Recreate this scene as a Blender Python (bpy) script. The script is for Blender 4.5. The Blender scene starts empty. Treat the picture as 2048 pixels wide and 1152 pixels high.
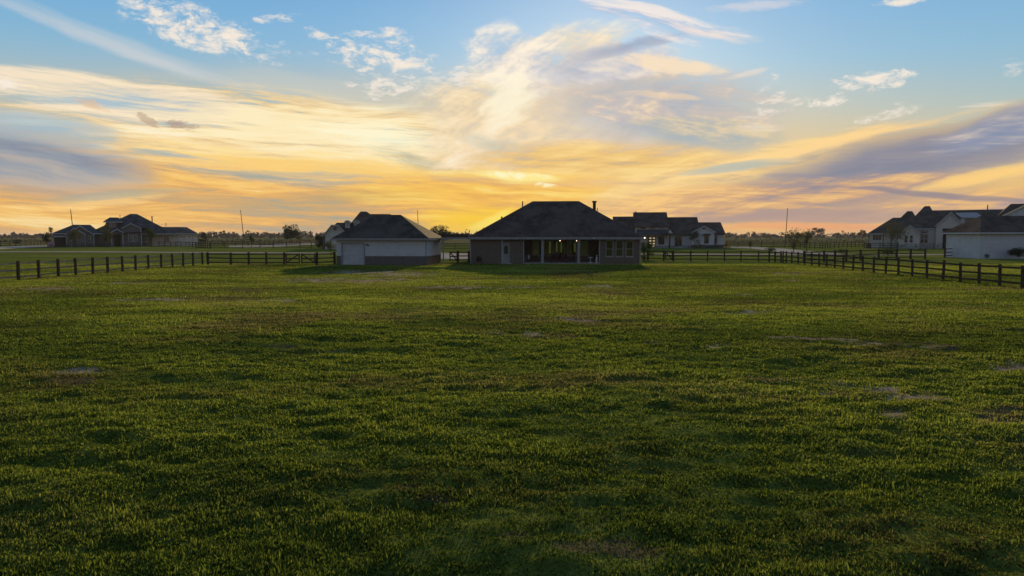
import bpy, math, random
import numpy as np
from mathutils import Vector, Matrix
R = math.radians
scene = bpy.context.scene
COL = scene.collection
random.seed(7)

# ------------------------------------------------------------------ camera
CAM_H = 3.3
PITCH = math.atan(105 / 1365)          # slight downward tilt
cam_d = bpy.data.cameras.new('camera'); cam = bpy.data.objects.new('camera', cam_d); COL.objects.link(cam)
cam.location = (0, 0, CAM_H); cam.rotation_euler = (math.pi / 2 - PITCH, 0, 0)
cam_d.sensor_width = 36; cam_d.lens = 36 * 1365 / 2048; cam_d.clip_start = 0.1; cam_d.clip_end = 9000
scene.camera = cam
scene.render.resolution_x = 1024; scene.render.resolution_y = 576

def ray(px, py):
    cx = (px - 1024) / 1365; cy = -(py - 576) / 1365
    return (cx, math.cos(PITCH) + cy * math.sin(PITCH), -math.sin(PITCH) + cy * math.cos(PITCH))
def at(px, py, D):                      # point seen at a photo pixel, D metres in front
    d = ray(px, py); t = D / d[1]
    return (d[0] * t, D, CAM_H + d[2] * t)
def gnd(px, py):
    d = ray(px, py); t = -CAM_H / d[2]
    return (d[0] * t, d[1] * t)
def AX(px, D): return at(px, 490, D)[0]
def AZ(py, D): return at(1024, py, D)[2]

# ------------------------------------------------------------------ colour helper
def s2l(c):
    f = lambda v: v / 12.92 if v <= 0.04045 else ((v + 0.055) / 1.055) ** 2.4
    return tuple(f(v / 255) for v in c[:3]) + (1,)

# ------------------------------------------------------------------ node helper
class NT:
    def __init__(s, nt): s.nt = nt; s.x = 0
    def n(s, t, **kw):
        nd = s.nt.nodes.new(t); s.x += 60; nd.location = (s.x, 0)
        for k, v in kw.items():
            if k == 'props':
                for a, b in v.items(): setattr(nd, a, b)
        return nd
    def set(s, sock, v):
        if hasattr(v, 'is_output') or isinstance(v, bpy.types.NodeSocket): s.nt.links.new(v, sock)
        else: sock.default_value = v
    def math(s, op, a, b=0.0, c=0.0, clamp=False):
        nd = s.n('ShaderNodeMath'); nd.operation = op; nd.use_clamp = clamp
        s.set(nd.inputs[0], a); s.set(nd.inputs[1], b)
        if len(nd.inputs) > 2: s.set(nd.inputs[2], c)
        return nd.outputs[0]
    def mix(s, f, a, b, mode='MIX'):
        nd = s.n('ShaderNodeMix'); nd.data_type = 'RGBA'; nd.blend_type = mode
        s.set(nd.inputs[0], f); s.set(nd.inputs[6], a); s.set(nd.inputs[7], b)
        return nd.outputs[2]
    def ramp(s, f, stops, interp='LINEAR'):
        nd = s.n('ShaderNodeValToRGB'); cr = nd.color_ramp; cr.interpolation = interp
        while len(cr.elements) < len(stops): cr.elements.new(0.5)
        for e, (p, c) in zip(cr.elements, stops):
            e.position = p; e.color = c if len(c) == 4 else tuple(c) + (1,)
        s.set(nd.inputs[0], f); return nd.outputs[0]
    def smooth(s, v, lo, hi, a=0.0, b=1.0):
        nd = s.n('ShaderNodeMapRange'); nd.interpolation_type = 'SMOOTHSTEP'
        s.set(nd.inputs[0], v); nd.inputs[1].default_value = lo; nd.inputs[2].default_value = hi
        nd.inputs[3].default_value = a; nd.inputs[4].default_value = b
        return nd.outputs[0]
    def noise(s, vec, scale, detail=4, rough=0.55, dist=0.0, dims='3D'):
        nd = s.n('ShaderNodeTexNoise'); nd.noise_dimensions = dims
        if vec is not None: s.set(nd.inputs['Vector'], vec)
        nd.inputs['Scale'].default_value = scale; nd.inputs['Detail'].default_value = detail
        nd.inputs['Roughness'].default_value = rough; nd.inputs['Distortion'].default_value = dist
        return nd.outputs[0]
    def mapping(s, vec, loc=(0, 0, 0), rot=(0, 0, 0), scale=(1, 1, 1), vt='POINT'):
        nd = s.n('ShaderNodeMapping'); nd.vector_type = vt
        s.set(nd.inputs[0], vec); nd.inputs[1].default_value = loc
        nd.inputs[2].default_value = rot; nd.inputs[3].default_value = scale
        return nd.outputs[0]
    def comb(s, x, y, z=0.0):
        nd = s.n('ShaderNodeCombineXYZ'); s.set(nd.inputs[0], x); s.set(nd.inputs[1], y); s.set(nd.inputs[2], z)
        return nd.outputs[0]
    def sep(s, v):
        nd = s.n('ShaderNodeSeparateXYZ'); s.set(nd.inputs[0], v); return nd.outputs

# ------------------------------------------------------------------ sun and sky
SUN_EL = R(13.4); SUN_AZ = R(7.5)       # ahead of the camera, a little to the right
sl = bpy.data.lights.new('sun', 'SUN'); so = bpy.data.objects.new('sun', sl); COL.objects.link(so)
sl.energy = SUN_E = 5.0; sl.angle = R(1.2); sl.color = (1.0, 0.74, 0.36)
sd = Vector((math.sin(SUN_AZ) * math.cos(SUN_EL), math.cos(SUN_AZ) * math.cos(SUN_EL), math.sin(SUN_EL)))
so.rotation_euler = sd.to_track_quat('Z', 'Y').to_euler(); so.location = (0, 0, 50)

world = bpy.data.worlds.new('World'); scene.world = world; world.use_nodes = True
wn = NT(world.node_tree); world.node_tree.nodes.clear()
out = wn.n('ShaderNodeOutputWorld'); bg = wn.n('ShaderNodeBackground')
world.node_tree.links.new(bg.outputs[0], out.inputs[0])
sky = wn.n('ShaderNodeTexSky'); sky.sky_type = 'NISHITA'; sky.sun_disc = False
sky.sun_elevation = SUN_EL; sky.sun_rotation = SUN_AZ; sky.dust_density = 2.5; sky.ozone_density = 1.5
tc = wn.n('ShaderNodeTexCoord')
dx, dy, dz = wn.sep(tc.outputs['Generated'])
az = wn.math('ARCTAN2', dx, dy)
el = wn.math('ARCSINE', dz)
S0 = wn.comb(az, el, 0.0)               # sky coordinates: azimuth and elevation in radians

def azel(px, py):
    d = Vector(ray(px, py)).normalized()
    return math.atan2(d.x, d.y), math.asin(d.z)
# domain warp shared by all clouds
wz = wn.n('ShaderNodeTexNoise'); wn.set(wz.inputs['Vector'], wn.mapping(S0, scale=(3.0, 8.0, 1)))
wz.inputs['Scale'].default_value = 1.6; wz.inputs['Detail'].default_value = 3
wv = wn.n('ShaderNodeVectorMath'); wv.operation = 'SUBTRACT'; wn.set(wv.inputs[0], wz.outputs['Color']); wv.inputs[1].default_value = (.5, .5, .5)
wm = wn.n('ShaderNodeVectorMath'); wm.operation = 'MULTIPLY_ADD'; wn.set(wm.inputs[0], wv.outputs[0]); wm.inputs[1].default_value = (.09, .022, 0); wn.set(wm.inputs[2], wn.comb(az, el, 1.0))
S = wm.outputs[0]
S1 = wn.comb(az, el, 1.0)
def snoise(rot, sx, sy, detail, rough, dist=0.0, off=0.0):
    """cloud noise drawn out along a direction: sx, sy are features per radian along and across"""
    c, n_ = math.cos(R(rot)), math.sin(R(rot))
    u = wn.n('ShaderNodeVectorMath'); u.operation = 'DOT_PRODUCT'; wn.set(u.inputs[0], S); u.inputs[1].default_value = (c * sx, n_ * sx, off)
    v = wn.n('ShaderNodeVectorMath'); v.operation = 'DOT_PRODUCT'; wn.set(v.inputs[0], S); v.inputs[1].default_value = (-n_ * sy, c * sy, off * 1.7)
    return wn.noise(wn.comb(u.outputs['Value'], v.outputs['Value']), 1.0, detail, rough, dist, '2D')
NZ = {
    'h':  snoise(-1, 2.6, 34, 9, .68, .05, 1.3),       # long level streaks
    'h2': snoise(-3, 5.0, 80, 8, .72, .08, 5.1),       # finer level streaks
    'f':  snoise(0, 17, 40, 9, .70, .12, 2.2),         # fluffy
    'ff': snoise(0, 38, 84, 7, .72, .15, 9.4),          # small flecks
    'd':  snoise(12, 3.4, 26, 9, .62, .1, 3.7),       # rising to the right
    'e':  snoise(-13, 4.0, 32, 9, .66, .1, 7.9),       # falling to the right
    'w':  snoise(28, 5.0, 20, 9, .70, .15, 4.4),        # fanned wisps
}
NZ['hh'] = wn.math('MULTIPLY_ADD', NZ['h'], .62, wn.math('MULTIPLY', NZ['h2'], .38))
NZ['wf'] = wn.math('MULTIPLY_ADD', NZ['w'], .6, wn.math('MULTIPLY', NZ['f'], .4))
NZ['dh'] = wn.math('MULTIPLY_ADD', NZ['d'], .6, wn.math('MULTIPLY', NZ['h2'], .4))
NZ['ef'] = wn.math('MULTIPLY_ADD', NZ['e'], .6, wn.math('MULTIPLY', NZ['f'], .4))
V = el
def ey(py): return azel(1024, py)[1]
E0, E1 = ey(0), ey(471)
t = wn.math('DIVIDE', el, 1.2, clamp=True)
def st(py): return max(0.0, ey(py) / 1.2)
base_col = wn.ramp(t, [(0.0, s2l((224, 150, 98))), (st(445), s2l((232, 168, 96))), (st(395), s2l((226, 185, 120))), (st(330), s2l((196, 190, 160))),
                   (st(240), s2l((158, 188, 196))), (st(150), s2l((134, 183, 212))), (st(60), s2l((116, 174, 216))), (st(0), s2l((104, 166, 214))), (0.62, s2l((104, 140, 186))), (1.0, s2l((98, 128, 172)))])
# away from the sunset the clear sky is the physical one
nish = wn.mix(1.0, sky.outputs[0], (0.11, 0.11, 0.11, 1), 'MULTIPLY')
side = wn.smooth(wn.math('ABSOLUTE', az), 0.9, 2.0)
cur = wn.mix(wn.math('MULTIPLY', side, 0.35), base_col, nish)
cur = wn.mix(0.06, cur, nish)
# the side away from the sun: dusky mauve haze low down
dusk = wn.math('MULTIPLY', side, wn.smooth(el, .02, .75, 1.0, 0.0))
cur = wn.mix(wn.math('MULTIPLY', dusk, .85), cur, s2l((150, 142, 146)))

def cloud(px, py, rx, ry, rot, col, nz='0', amp=0.6, lo=0.1, hi=0.7, op=1.0, nz2=None):
    """one bank of cloud: an oval on the sky, ragged by noise; position and size in photo pixels, rot > 0 falls to
    the right. col: one colour, or a list of (noise value, colour) for a bank streaked in several tones"""
    global cur
    a, e = azel(px, py)
    ca = math.cos(a); ax = rx / 1365 * ca * ca; ay = ry / 1365 * ca
    c, n_ = math.cos(R(-rot)), math.sin(R(-rot))
    u = wn.n('ShaderNodeVectorMath'); u.operation = 'DOT_PRODUCT'; wn.set(u.inputs[0], S); u.inputs[1].default_value = (c / ax, n_ / ax, -(c * a + n_ * e) / ax)
    v = wn.n('ShaderNodeVectorMath'); v.operation = 'DOT_PRODUCT'; wn.set(v.inputs[0], S); v.inputs[1].default_value = (-n_ / ay, c / ay, -(-n_ * a + c * e) / ay)
    u, v = u.outputs['Value'], v.outputs['Value']
    r = wn.math('SQRT', wn.math('MULTIPLY_ADD', u, u, wn.math('MULTIPLY', v, v)))
    g = wn.math('SUBTRACT', 1.0, r, clamp=True)
    val = g
    if nz != '0':
        n = wn.math('MULTIPLY_ADD', NZ[nz], amp * 4.5, -amp * 2.25 + 0.12)
        val = wn.math('MULTIPLY', wn.math('ADD', g, n), wn.math('MULTIPLY', g, 3.5, clamp=True))
    m = wn.smooth(val, lo, hi, 0.0, op)
    if isinstance(col, list): col = wn.ramp(NZ[nz2 or nz], [(p_, s2l(c_)) for p_, c_ in col])
    else: col = s2l(col)
    cur = wn.mix(m, cur, col)
# ---- broad colour of the sunset
cloud(860, 400, 1500, 300, 0, (238, 192, 116), '0', 0, 0.0, .75, .80)
# ---- thin veil across the upper left (spreading trail)
cloud(330, 120, 480, 26, 14, (206, 211, 212), 'e', .3, .05, 1.1, .48)
cloud(170, 72, 300, 15, 14, (220, 216, 214), 'e', .3, .05, 1.1, .4)
cloud(700, 215, 330, 60, 12, (204, 207, 198), 'e', .15, .0, .8, .55)
# ---- low sunset bands
LOW = [(.38, (168, 164, 146)), (.44, (206, 168, 118)), (.49, (234, 178, 104)), (.55, (246, 196, 110)), (.62, (253, 222, 156))]
cloud(500, 410, 1000, 130, 1, LOW, 'hh', .25, .05, .6, .95)
# ---- left and centre streaked bank
BANK = [(.39, (148, 182, 198)), (.445, (186, 194, 182)), (.485, (236, 204, 150)), (.535, (250, 222, 166)), (.60, (255, 242, 206))]
cloud(560, 275, 640, 115, 4, BANK, 'hh', .35, .05, .6, .97)
cloud(250, 200, 420, 60, 3, [(.40, (176, 196, 206)), (.47, (226, 216, 196)), (.56, (250, 230, 200))], 'hh', .55, .15, .7, .9)
cloud(640, 262, 420, 60, 4, (255, 238, 192), 'hh', .9, .2, .95, .8)
cloud(770, 276, 210, 36, 6, (255, 248, 212), 'h2', .5, .1, .9, .85)
cloud(640, 330, 420, 30, 4, (255, 222, 140), 'h2', .6, .15, .8, .7)
cloud(840, 330, 190, 22, 14, (172, 180, 160), 'e', .6, .15, .9, .7)
cloud(700, 395, 250, 22, -2, (190, 164, 120), 'h2', .5, .15, .9, .75)
cloud(470, 405, 260, 16, 4, (196, 166, 122), 'h2', .5, .15, .9, .6)
cloud(640, 350, 560, 40, 1, (250, 200, 108), 'h2', .7, .15, 1.0, .6)
cloud(170, 400, 240, 18, -6, (255, 214, 140), 'h2', .5, .15, .9, .6)
cloud(230, 384, 220, 12, -5, (184, 176, 146), 'h2', .5, .15, .9, .7)
# ---- grey-blue bank at far left
cloud(50, 255, 300, 50, 2, (158, 188, 206), 'h', .4, .1, .8, .75)
cloud(40, 318, 360, 84, 7, [(.38, (128, 140, 160)), (.5, (146, 156, 170)), (.64, (176, 170, 168))], 'hh', .35, .02, .95, .95, 'e')
# ---- the great fan above the sun
FAN = [(.34, (196, 196, 192)), (.44, (228, 210, 182)), (.51, (244, 220, 180)), (.58, (252, 230, 194)), (.68, (255, 244, 218))]
cloud(1180, 290, 430, 190, 0, [(.38, (196, 190, 178)), (.48, (232, 204, 160)), (.6, (248, 220, 168))], 'ef', .3, .05, .8, .92)
cloud(1090, 220, 330, 175, -12, FAN, 'wf', .55, .10, .75, .95)
cloud(1040, 125, 150, 80, 10, [(.38, (168, 190, 214)), (.47, (226, 220, 214)), (.56, (255, 242, 222))], 'wf', .6, .12, .8, .9)
cloud(1010, 195, 90, 70, -30, (255, 246, 218), 'w', .5, .15, .9, .8)
MAUVE = [(.38, (158, 172, 192)), (.46, (178, 182, 192)), (.54, (200, 190, 186)), (.62, (234, 212, 186))]
cloud(1310, 215, 330, 120, 4, MAUVE, 'ef', .35, .08, .85, .88)
cloud(1210, 125, 190, 50, -6, [(.4, (150, 170, 204)), (.52, (196, 200, 214)), (.62, (232, 224, 216))], 'ef', .5, .1, .9, .75)
cloud(1260, 92, 190, 16, -9, (146, 160, 188), 'ef', .6, .15, 1.1, .65)
cloud(1420, 270, 230, 50, 6, [(.4, (150, 176, 192)), (.5, (178, 184, 178)), (.6, (222, 204, 168))], 'ef', .4, .12, .8, .7)
cloud(985, 285, 120, 26, 12, (196, 196, 182), 'ef', .5, .1, .9, .7)
cloud(1180, 325, 380, 60, 2, [(.40, (206, 178, 136)), (.48, (240, 196, 118)), (.58, (252, 216, 140))], 'dh', .45, .1, .8, .92)
cloud(1040, 390, 480, 60, 2, [(.38, (226, 164, 84)), (.47, (246, 188, 82)), (.55, (254, 208, 96)), (.62, (255, 228, 140))], 'hh', .35, .05, .9, .85)
# ---- high thin streaks, right of centre
STREAK = [(.40, (150, 188, 222)), (.48, (204, 208, 222)), (.56, (242, 232, 226))]
cloud(1330, 46, 250, 32, 14, STREAK, 'e', .8, .2, 1.1, .95)
cloud(1210, 24, 120, 20, 9, STREAK, 'e', .8, .2, 1.1, .85)
cloud(1430, 66, 150, 14, 13, (246, 228, 216), 'e', .5, .15, 1.0, .8)
cloud(1350, 126, 150, 20, 7, (250, 226, 194), 'ef', .6, .15, .9, .9)
cloud(1500, 143, 60, 8, -8, (230, 220, 208), 'd', .4, .1, .9, .7)
cloud(1320, 190, 120, 10, 4, (240, 212, 178), 'h2', .6, .1, .9, .6)
cloud(1530, 8, 170, 15, 2, (214, 214, 222), 'ef', .9, .25, 1.1, .7)
# ---- small flecks
for (x, y, rx, ry, rot, op, nz) in [(420, 62, 205, 38, 10, .95, 'f'), (400, 56, 170, 30, 8, .9, 'ff'),
        (575, 36, 50, 11, -8, .8, 'ff'), (645, 70, 30, 13, 20, .7, 'ff'), (775, 66, 50, 14, 0, .9, 'f'), (722, 68, 44, 10, 0, .6, 'ff'),
        (760, 112, 130, 32, 6, .85, 'ff'), (810, 125, 50, 12, 0, .8, 'f'), (790, 170, 90, 28, 0, .8, 'ff'),
        (930, 150, 90, 26, 8, .7, 'ff'), (20, 163, 62, 12, 0, .95, 'f'),
        (1722, 166, 96, 21, -3, .9, 'ff'), (1735, 163, 70, 13, -3, .8, 'f'), (1655, 200, 54, 11, 0, .85, 'ff'), (1775, 228, 62, 17, -8, .95, 'f'),
        (1532, 168, 34, 12, -32, .9, 'f'), (1560, 194, 52, 14, 4, .8, 'ff'), (1545, 218, 44, 11, 4, .6, 'ff'), (1515, 245, 80, 14, 2, .5, 'h2'),
        (2018, 142, 30, 24, 50, .4, 'ff'), (1990, 215, 100, 9, 2, .5, 'h2'), (1765, 2, 60, 8, 3, .9, 'f')]:
    cloud(x, y, rx * 1.2, ry * 1.35, rot, (248, 235, 219), nz, 1.05, .30, 1.5, op)
# ---- long slate bank rising to the right
cloud(1600, 330, 600, 60, -9, [(.40, (190, 172, 150)), (.48, (238, 202, 140)), (.58, (254, 218, 150))], 'dh', .5, .05, .7, .92)
cloud(1640, 296, 420, 20, -11, (255, 216, 150), 'd', .5, .1, .8, .9)
cloud(1480, 334, 180, 13, -7, (168, 184, 180), 'd', .3, .05, .9, .75)
SLATE = [(.36, (122, 130, 152)), (.5, (136, 138, 156)), (.66, (162, 152, 154))]
cloud(1780, 335, 640, 78, -13, SLATE, 'dh', .45, .05, .8, .95)
cloud(1990, 262, 190, 46, -14, [(.42, (134, 146, 174)), (.5, (152, 156, 174)), (.6, (206, 192, 182))], 'dh', .35, .08, .7, .9)
cloud(1540, 400, 520, 52, -3, [(.40, (150, 140, 146)), (.47, (180, 154, 142)), (.53, (218, 172, 126)), (.60, (248, 200, 128))], 'dh', .40, .05, .8, .92)
cloud(1900, 420, 420, 50, -3, [(.40, (160, 146, 154)), (.47, (204, 168, 140)), (.54, (240, 190, 122)), (.6, (252, 210, 140))], 'dh', .40, .05, .8, .92)
cloud(1985, 352, 250, 17, -9, (254, 210, 130), 'd', .4, .08, .8, .92)
cloud(1860, 386, 260, 8, 7, (136, 130, 144), 'e', .25, .05, .8, .75)
cloud(1660, 432, 440, 20, -2, (172, 148, 146), 'hh', .5, .08, 1.0, .8)
cloud(1600, 455, 380, 12, 0, (236, 164, 116), 'h2', .4, .05, .9, .75)
# ---- torn dark scrap at left
cloud(318, 240, 40, 11, 32, (190, 166, 142), 'ff', 1.0, .2, 1.0, .7)
cloud(380, 250, 60, 15, 18, (174, 152, 138), 'ff', 1.1, .25, 1.0, .75)
cloud(200, 208, 90, 14, 25, (228, 190, 152), 'ff', .6, .25, .9, .6)
# ---- light of the hidden sun
cloud(1035, 358, 120, 18, 3, (255, 236, 150), 'h2', .5, .05, .9, .9)
cloud(1030, 353, 95, 11, 3, (255, 246, 196), 'ff', .8, .15, 1.2, .95)
cloud(1088, 373, 40, 7, 3, (255, 244, 196), 'ff', .7, .15, 1.1, .9)
cloud(985, 448, 200, 50, 0, (255, 208, 44), 'hh', .25, .0, .95, .85)
cloud(975, 440, 60, 16, -28, (255, 238, 120), 'h2', .2, .0, .9, .6)
wn.set(bg.inputs['Color'], cur); bg.inputs['Strength'].default_value = 1.0
world.cycles.sampling_method = 'NONE'
scene.view_settings.view_transform = 'Standard'; scene.view_settings.look = 'None'
scene.view_settings.exposure = 0; scene.view_settings.gamma = 1
scene.cycles.use_denoising = True; scene.cycles.denoising_prefilter = 'ACCURATE'
scene.cycles.use_adaptive_sampling = True; scene.cycles.adaptive_threshold = 0.006; scene.cycles.adaptive_min_samples = 24
scene.cycles.max_bounces = 6; scene.cycles.diffuse_bounces = 2; scene.cycles.glossy_bounces = 2; scene.cycles.transparent_max_bounces = 12
# ------------------------------------------------------------------ materials
MATS = {}
def mat(name, col, rough=0.8, fn=None, spec=0.0):
    m = bpy.data.materials.new(name); m.use_nodes = True; nt = m.node_tree
    b = nt.nodes['Principled BSDF']; b.inputs['Base Color'].default_value = tuple(col) + (1,)
    b.inputs['Roughness'].default_value = rough; b.inputs['Specular IOR Level'].default_value = spec
    if fn: fn(NT(nt), b)
    MATS[name] = m; return m
def objc(k): return k.n('ShaderNodeTexCoord').outputs['Object']
def bump(k, b, h, strength=0.4, dist=0.02):
    n = k.n('ShaderNodeBump'); n.inputs['Strength'].default_value = strength; n.inputs['Distance'].default_value = dist
    k.set(n.inputs['Height'], h); k.set(b.inputs['Normal'], n.outputs[0])
def wallvec(k):
    x, y, z = k.sep(objc(k)); return k.comb(k.math('ADD', x, y), z)
def speckle(c0, c1, scale=3.0, bs=0.3, bd=0.02, detail=6):
    def f(k, b):
        n = k.noise(objc(k), scale, detail, .65)
        k.set(b.inputs['Base Color'], k.ramp(n, [(.35, c0), (.65, c1)])); bump(k, b, n, bs, bd)
    return f
def brickfn(c0, c1, mortar, bw=.2, rh=.075, ms=.012, sc=1.0):
    def f(k, b):
        v = wallvec(k); n = k.n('ShaderNodeTexBrick'); k.set(n.inputs['Vector'], v)
        n.inputs['Color1'].default_value = c0 + (1,); n.inputs['Color2'].default_value = c1 + (1,); n.inputs['Mortar'].default_value = mortar + (1,)
        n.inputs['Scale'].default_value = sc; n.inputs['Brick Width'].default_value = bw; n.inputs['Row Height'].default_value = rh
        n.inputs['Mortar Size'].default_value = ms; n.inputs['Bias'].default_value = 0.1
        nn = k.noise(objc(k), 1.3, 5, .6)
        k.set(b.inputs['Base Color'], k.mix(k.math('MULTIPLY', nn, .5), n.outputs[0], (mortar[0] * .7, mortar[1] * .7, mortar[2] * .7, 1)))
        bump(k, b, k.math('SUBTRACT', 1.0, n.outputs[1]), .5, .008)
    return f
def shinglefn(c0, c1):
    def f(k, b):
        x, y, z = k.sep(objc(k)); v = k.comb(k.math('ADD', x, k.math('MULTIPLY', y, .31)), k.math('MULTIPLY', z, 1.9))
        n = k.n('ShaderNodeTexBrick'); k.set(n.inputs['Vector'], v); n.offset = .37
        n.inputs['Color1'].default_value = c0 + (1,); n.inputs['Color2'].default_value = c1 + (1,)
        n.inputs['Mortar'].default_value = tuple(c * .5 for c in c0) + (1,)
        n.inputs['Scale'].default_value = 1; n.inputs['Brick Width'].default_value = .33; n.inputs['Row Height'].default_value = .15; n.inputs['Mortar Size'].default_value = .012
        nn = k.noise(objc(k), .8, 6, .65)
        wn_ = k.smooth(k.noise(k.mapping(objc(k), scale=(.5, .5, .12)), 1.0, 5, .65), .38, .62)
        k.set(b.inputs['Base Color'], k.mix(k.math('MULTIPLY', wn_, .55), n.outputs[0], tuple(c * 1.7 for c in c1) + (1,)))
        bump(k, b, k.math('ADD', n.outputs[1], nn), .6, .02)
    return f
def sidingfn(c, pitch=.2, vert=False):
    def f(k, b):
        x, y, z = k.sep(objc(k)); s = k.math('ADD', x, y) if vert else z
        fr = k.math('FRACT', k.math('DIVIDE', s, pitch))
        nn = k.noise(objc(k), 1.1, 5, .6)
        seam = k.smooth(fr, .0, .1)
        k.set(b.inputs['Base Color'], k.mix(seam, tuple(v * .45 for v in c) + (1,), k.ramp(nn, [(.3, tuple(v * .82 for v in c)), (.7, c)])))
        bump(k, b, fr if not vert else seam, .8, .012)
    return f
mat('roof_dark', (.035, .035, .04), .9, shinglefn((.048, .037, .032), (.080, .062, .053)))
mat('roof_brown', (.05, .045, .04), .9, shinglefn((.036, .032, .028), (.072, .062, .052)), .03)
mat('roof_grey', (.05, .05, .055), .9, shinglefn((.03, .032, .034), (.066, .068, .070)))
mat('brick', (.2, .15, .12), .9, brickfn((.10, .066, .050), (.17, .115, .088), (.17, .145, .125)))
mat('brick_grey', (.2, .2, .2), .9, brickfn((.06, .052, .046), (.15, .13, .115), (.15, .14, .13)))
mat('stone_dark', (.2, .18, .16), .9, brickfn((.12, .11, .105), (.21, .19, .175), (.10, .095, .09), .42, .17, .016))
mat('stone_white', (.6, .6, .58), .85, brickfn((.40, .37, .33), (.56, .53, .48), (.50, .48, .44), .45, .2, .012))
mat('siding_white', (.6, .6, .6), .6, sidingfn((.54, .54, .56)))
mat('board_white', (.62, .62, .64), .6, sidingfn((.54, .54, .56), .4, True))
mat('stucco_cream', (.6, .52, .42), .85, speckle((.52, .44, .36), (.64, .56, .47), 2.0))
mat('trim', (.28, .27, .27), .6, speckle((.22, .21, .21), (.30, .29, .285), 4, .1))
mat('trim_white', (.45, .45, .46), .6, speckle((.38, .38, .39), (.48, .48, .49), 4, .1))
mat('door_white', (.6, .6, .62), .5, speckle((.38, .38, .39), (.48, .48, .49), 2, .1))
mat('door_grey', (.3, .3, .3), .5, speckle((.22, .22, .22), (.30, .30, .30), 2, .1))
mat('door_dark', (.03, .025, .02), .4, speckle((.02, .018, .016), (.04, .032, .026), 3, .1))
mat('wood_dark', (.03, .024, .018), .85, speckle((.034, .025, .018), (.085, .062, .045), 9, .5, .01))
mat('wood_pale', (.2, .17, .14), .85, speckle((.15, .125, .10), (.29, .25, .205), 5, .4, .01))
mat('wood_pole', (.05, .038, .028), .9, speckle((.03, .024, .018), (.07, .052, .038), 4, .4, .02))
mat('concrete', (.4, .38, .35), .85, speckle((.26, .235, .20), (.38, .34, .30), .9, .2, .01))
mat('gravel', (.4, .36, .32), .95, speckle((.22, .19, .155), (.36, .31, .26), .35, .3, .02))
mat('metal_dark', (.02, .02, .02), .4, speckle((.014, .014, .015), (.03, .03, .03), 6, .1), .5)
mat('metal_pipe', (.06, .05, .045), .5, speckle((.04, .035, .03), (.08, .07, .06), 6, .2))
mat('metal_roof', (.3, .3, .31), .35, sidingfn((.30, .30, .32), .45, True))
mat('fabric_red', (.12, .02, .02), .9, speckle((.03, .010, .010), (.06, .018, .016), 8, .3))
mat('terracotta', (.2, .1, .07), .8, speckle((.15, .08, .055), (.25, .13, .09), 5, .3))
mat('ceramic', (.5, .5, .48), .35, speckle((.44, .44, .42), (.55, .55, .53), 5, .1))
mat('interior', (.12, .11, .10), .9, speckle((.09, .085, .075), (.14, .13, .12), 2, .1))
mat('curtain', (.3, .28, .22), .9, speckle((.25, .23, .18), (.36, .33, .27), 2, .1))
mat('car_red', (.22, .07, .075), .35, speckle((.19, .06, .065), (.24, .08, .085), 1.5, .0), .4)
mat('rubber', (.02, .02, .02), .9, speckle((.012, .012, .012), (.025, .025, .025), 8, .2))
mat('metal_rim', (.3, .3, .3), .35, speckle((.25, .25, .25), (.35, .35, .35), 8, .1), .6)
mat('bark', (.07, .055, .04), .95, speckle((.035, .027, .02), (.09, .07, .052), 7, .6, .02))
def glassfn(k, b): b.inputs['Metallic'].default_value = 0.0
mat('glass_dark', (.012, .014, .016), .06, None, .9)
m = mat('glass_clear', (1, 1, 1), .02)
k = NT(m.node_tree); mo = m.node_tree.nodes['Material Output']
tr = k.n('ShaderNodeBsdfTransparent'); tr.inputs[0].default_value = (.86, .9, .86, 1); gl = k.n('ShaderNodeBsdfGlossy'); gl.inputs['Roughness'].default_value = .02
gl.inputs['Color'].default_value = (.8, .8, .8, 1)
fz = k.n('ShaderNodeFresnel'); fz.inputs[0].default_value = 1.5; ms = k.n('ShaderNodeMixShader'); k.set(ms.inputs[0], k.math('MULTIPLY_ADD', fz.outputs[0], 1.2, .02, clamp=True))
m.node_tree.links.new(tr.outputs[0], ms.inputs[1]); m.node_tree.links.new(gl.outputs[0], ms.inputs[2]); m.node_tree.links.new(ms.outputs[0], mo.inputs[0])
def emit(name, col, s):
    m = mat(name, col, .4); b = m.node_tree.nodes['Principled BSDF']
    b.inputs['Emission Color'].default_value = tuple(col) + (1,); b.inputs['Emission Strength'].default_value = s
emit('lamp_glow', (1.0, .50, .34), 7.0)
emit('room_light', (1.0, .78, .45), .35)
def leafmat(name, c0, c1, c2, trans=.35):
    m = bpy.data.materials.new(name); m.use_nodes = True; nt = m.node_tree; nt.nodes.clear(); k = NT(nt)
    o = k.n('ShaderNodeOutputMaterial'); at_ = k.n('ShaderNodeAttribute'); at_.attribute_name = 'tone'
    n = k.noise(objc(k), .6, 3, .6)
    col = k.ramp(k.math('MULTIPLY_ADD', at_.outputs['Fac'], .65, k.math('MULTIPLY', n, .4)), [(.15, c0), (.5, c1), (.9, c2)])
    d = k.n('ShaderNodeBsdfDiffuse'); t = k.n('ShaderNodeBsdfTranslucent'); k.set(d.inputs[0], col); k.set(t.inputs[0], col)
    mx = k.n('ShaderNodeMixShader'); mx.inputs[0].default_value = trans
    nt.links.new(d.outputs[0], mx.inputs[1]); nt.links.new(t.outputs[0], mx.inputs[2]); nt.links.new(mx.outputs[0], o.inputs[0])
    MATS[name] = m
leafmat('leaf_dark', (.010, .018, .008), (.022, .036, .014), (.045, .062, .022))
leafmat('leaf_mid', (.022, .038, .010), (.045, .075, .018), (.085, .12, .03))
leafmat('leaf_olive', (.035, .038, .016), (.065, .07, .028), (.11, .115, .045))
leafmat('leaf_far', (.022, .024, .018), (.032, .034, .024), (.048, .05, .034), .2)
leafmat('leaf_red', (.06, .012, .015), (.13, .03, .035), (.2, .06, .06))
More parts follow.
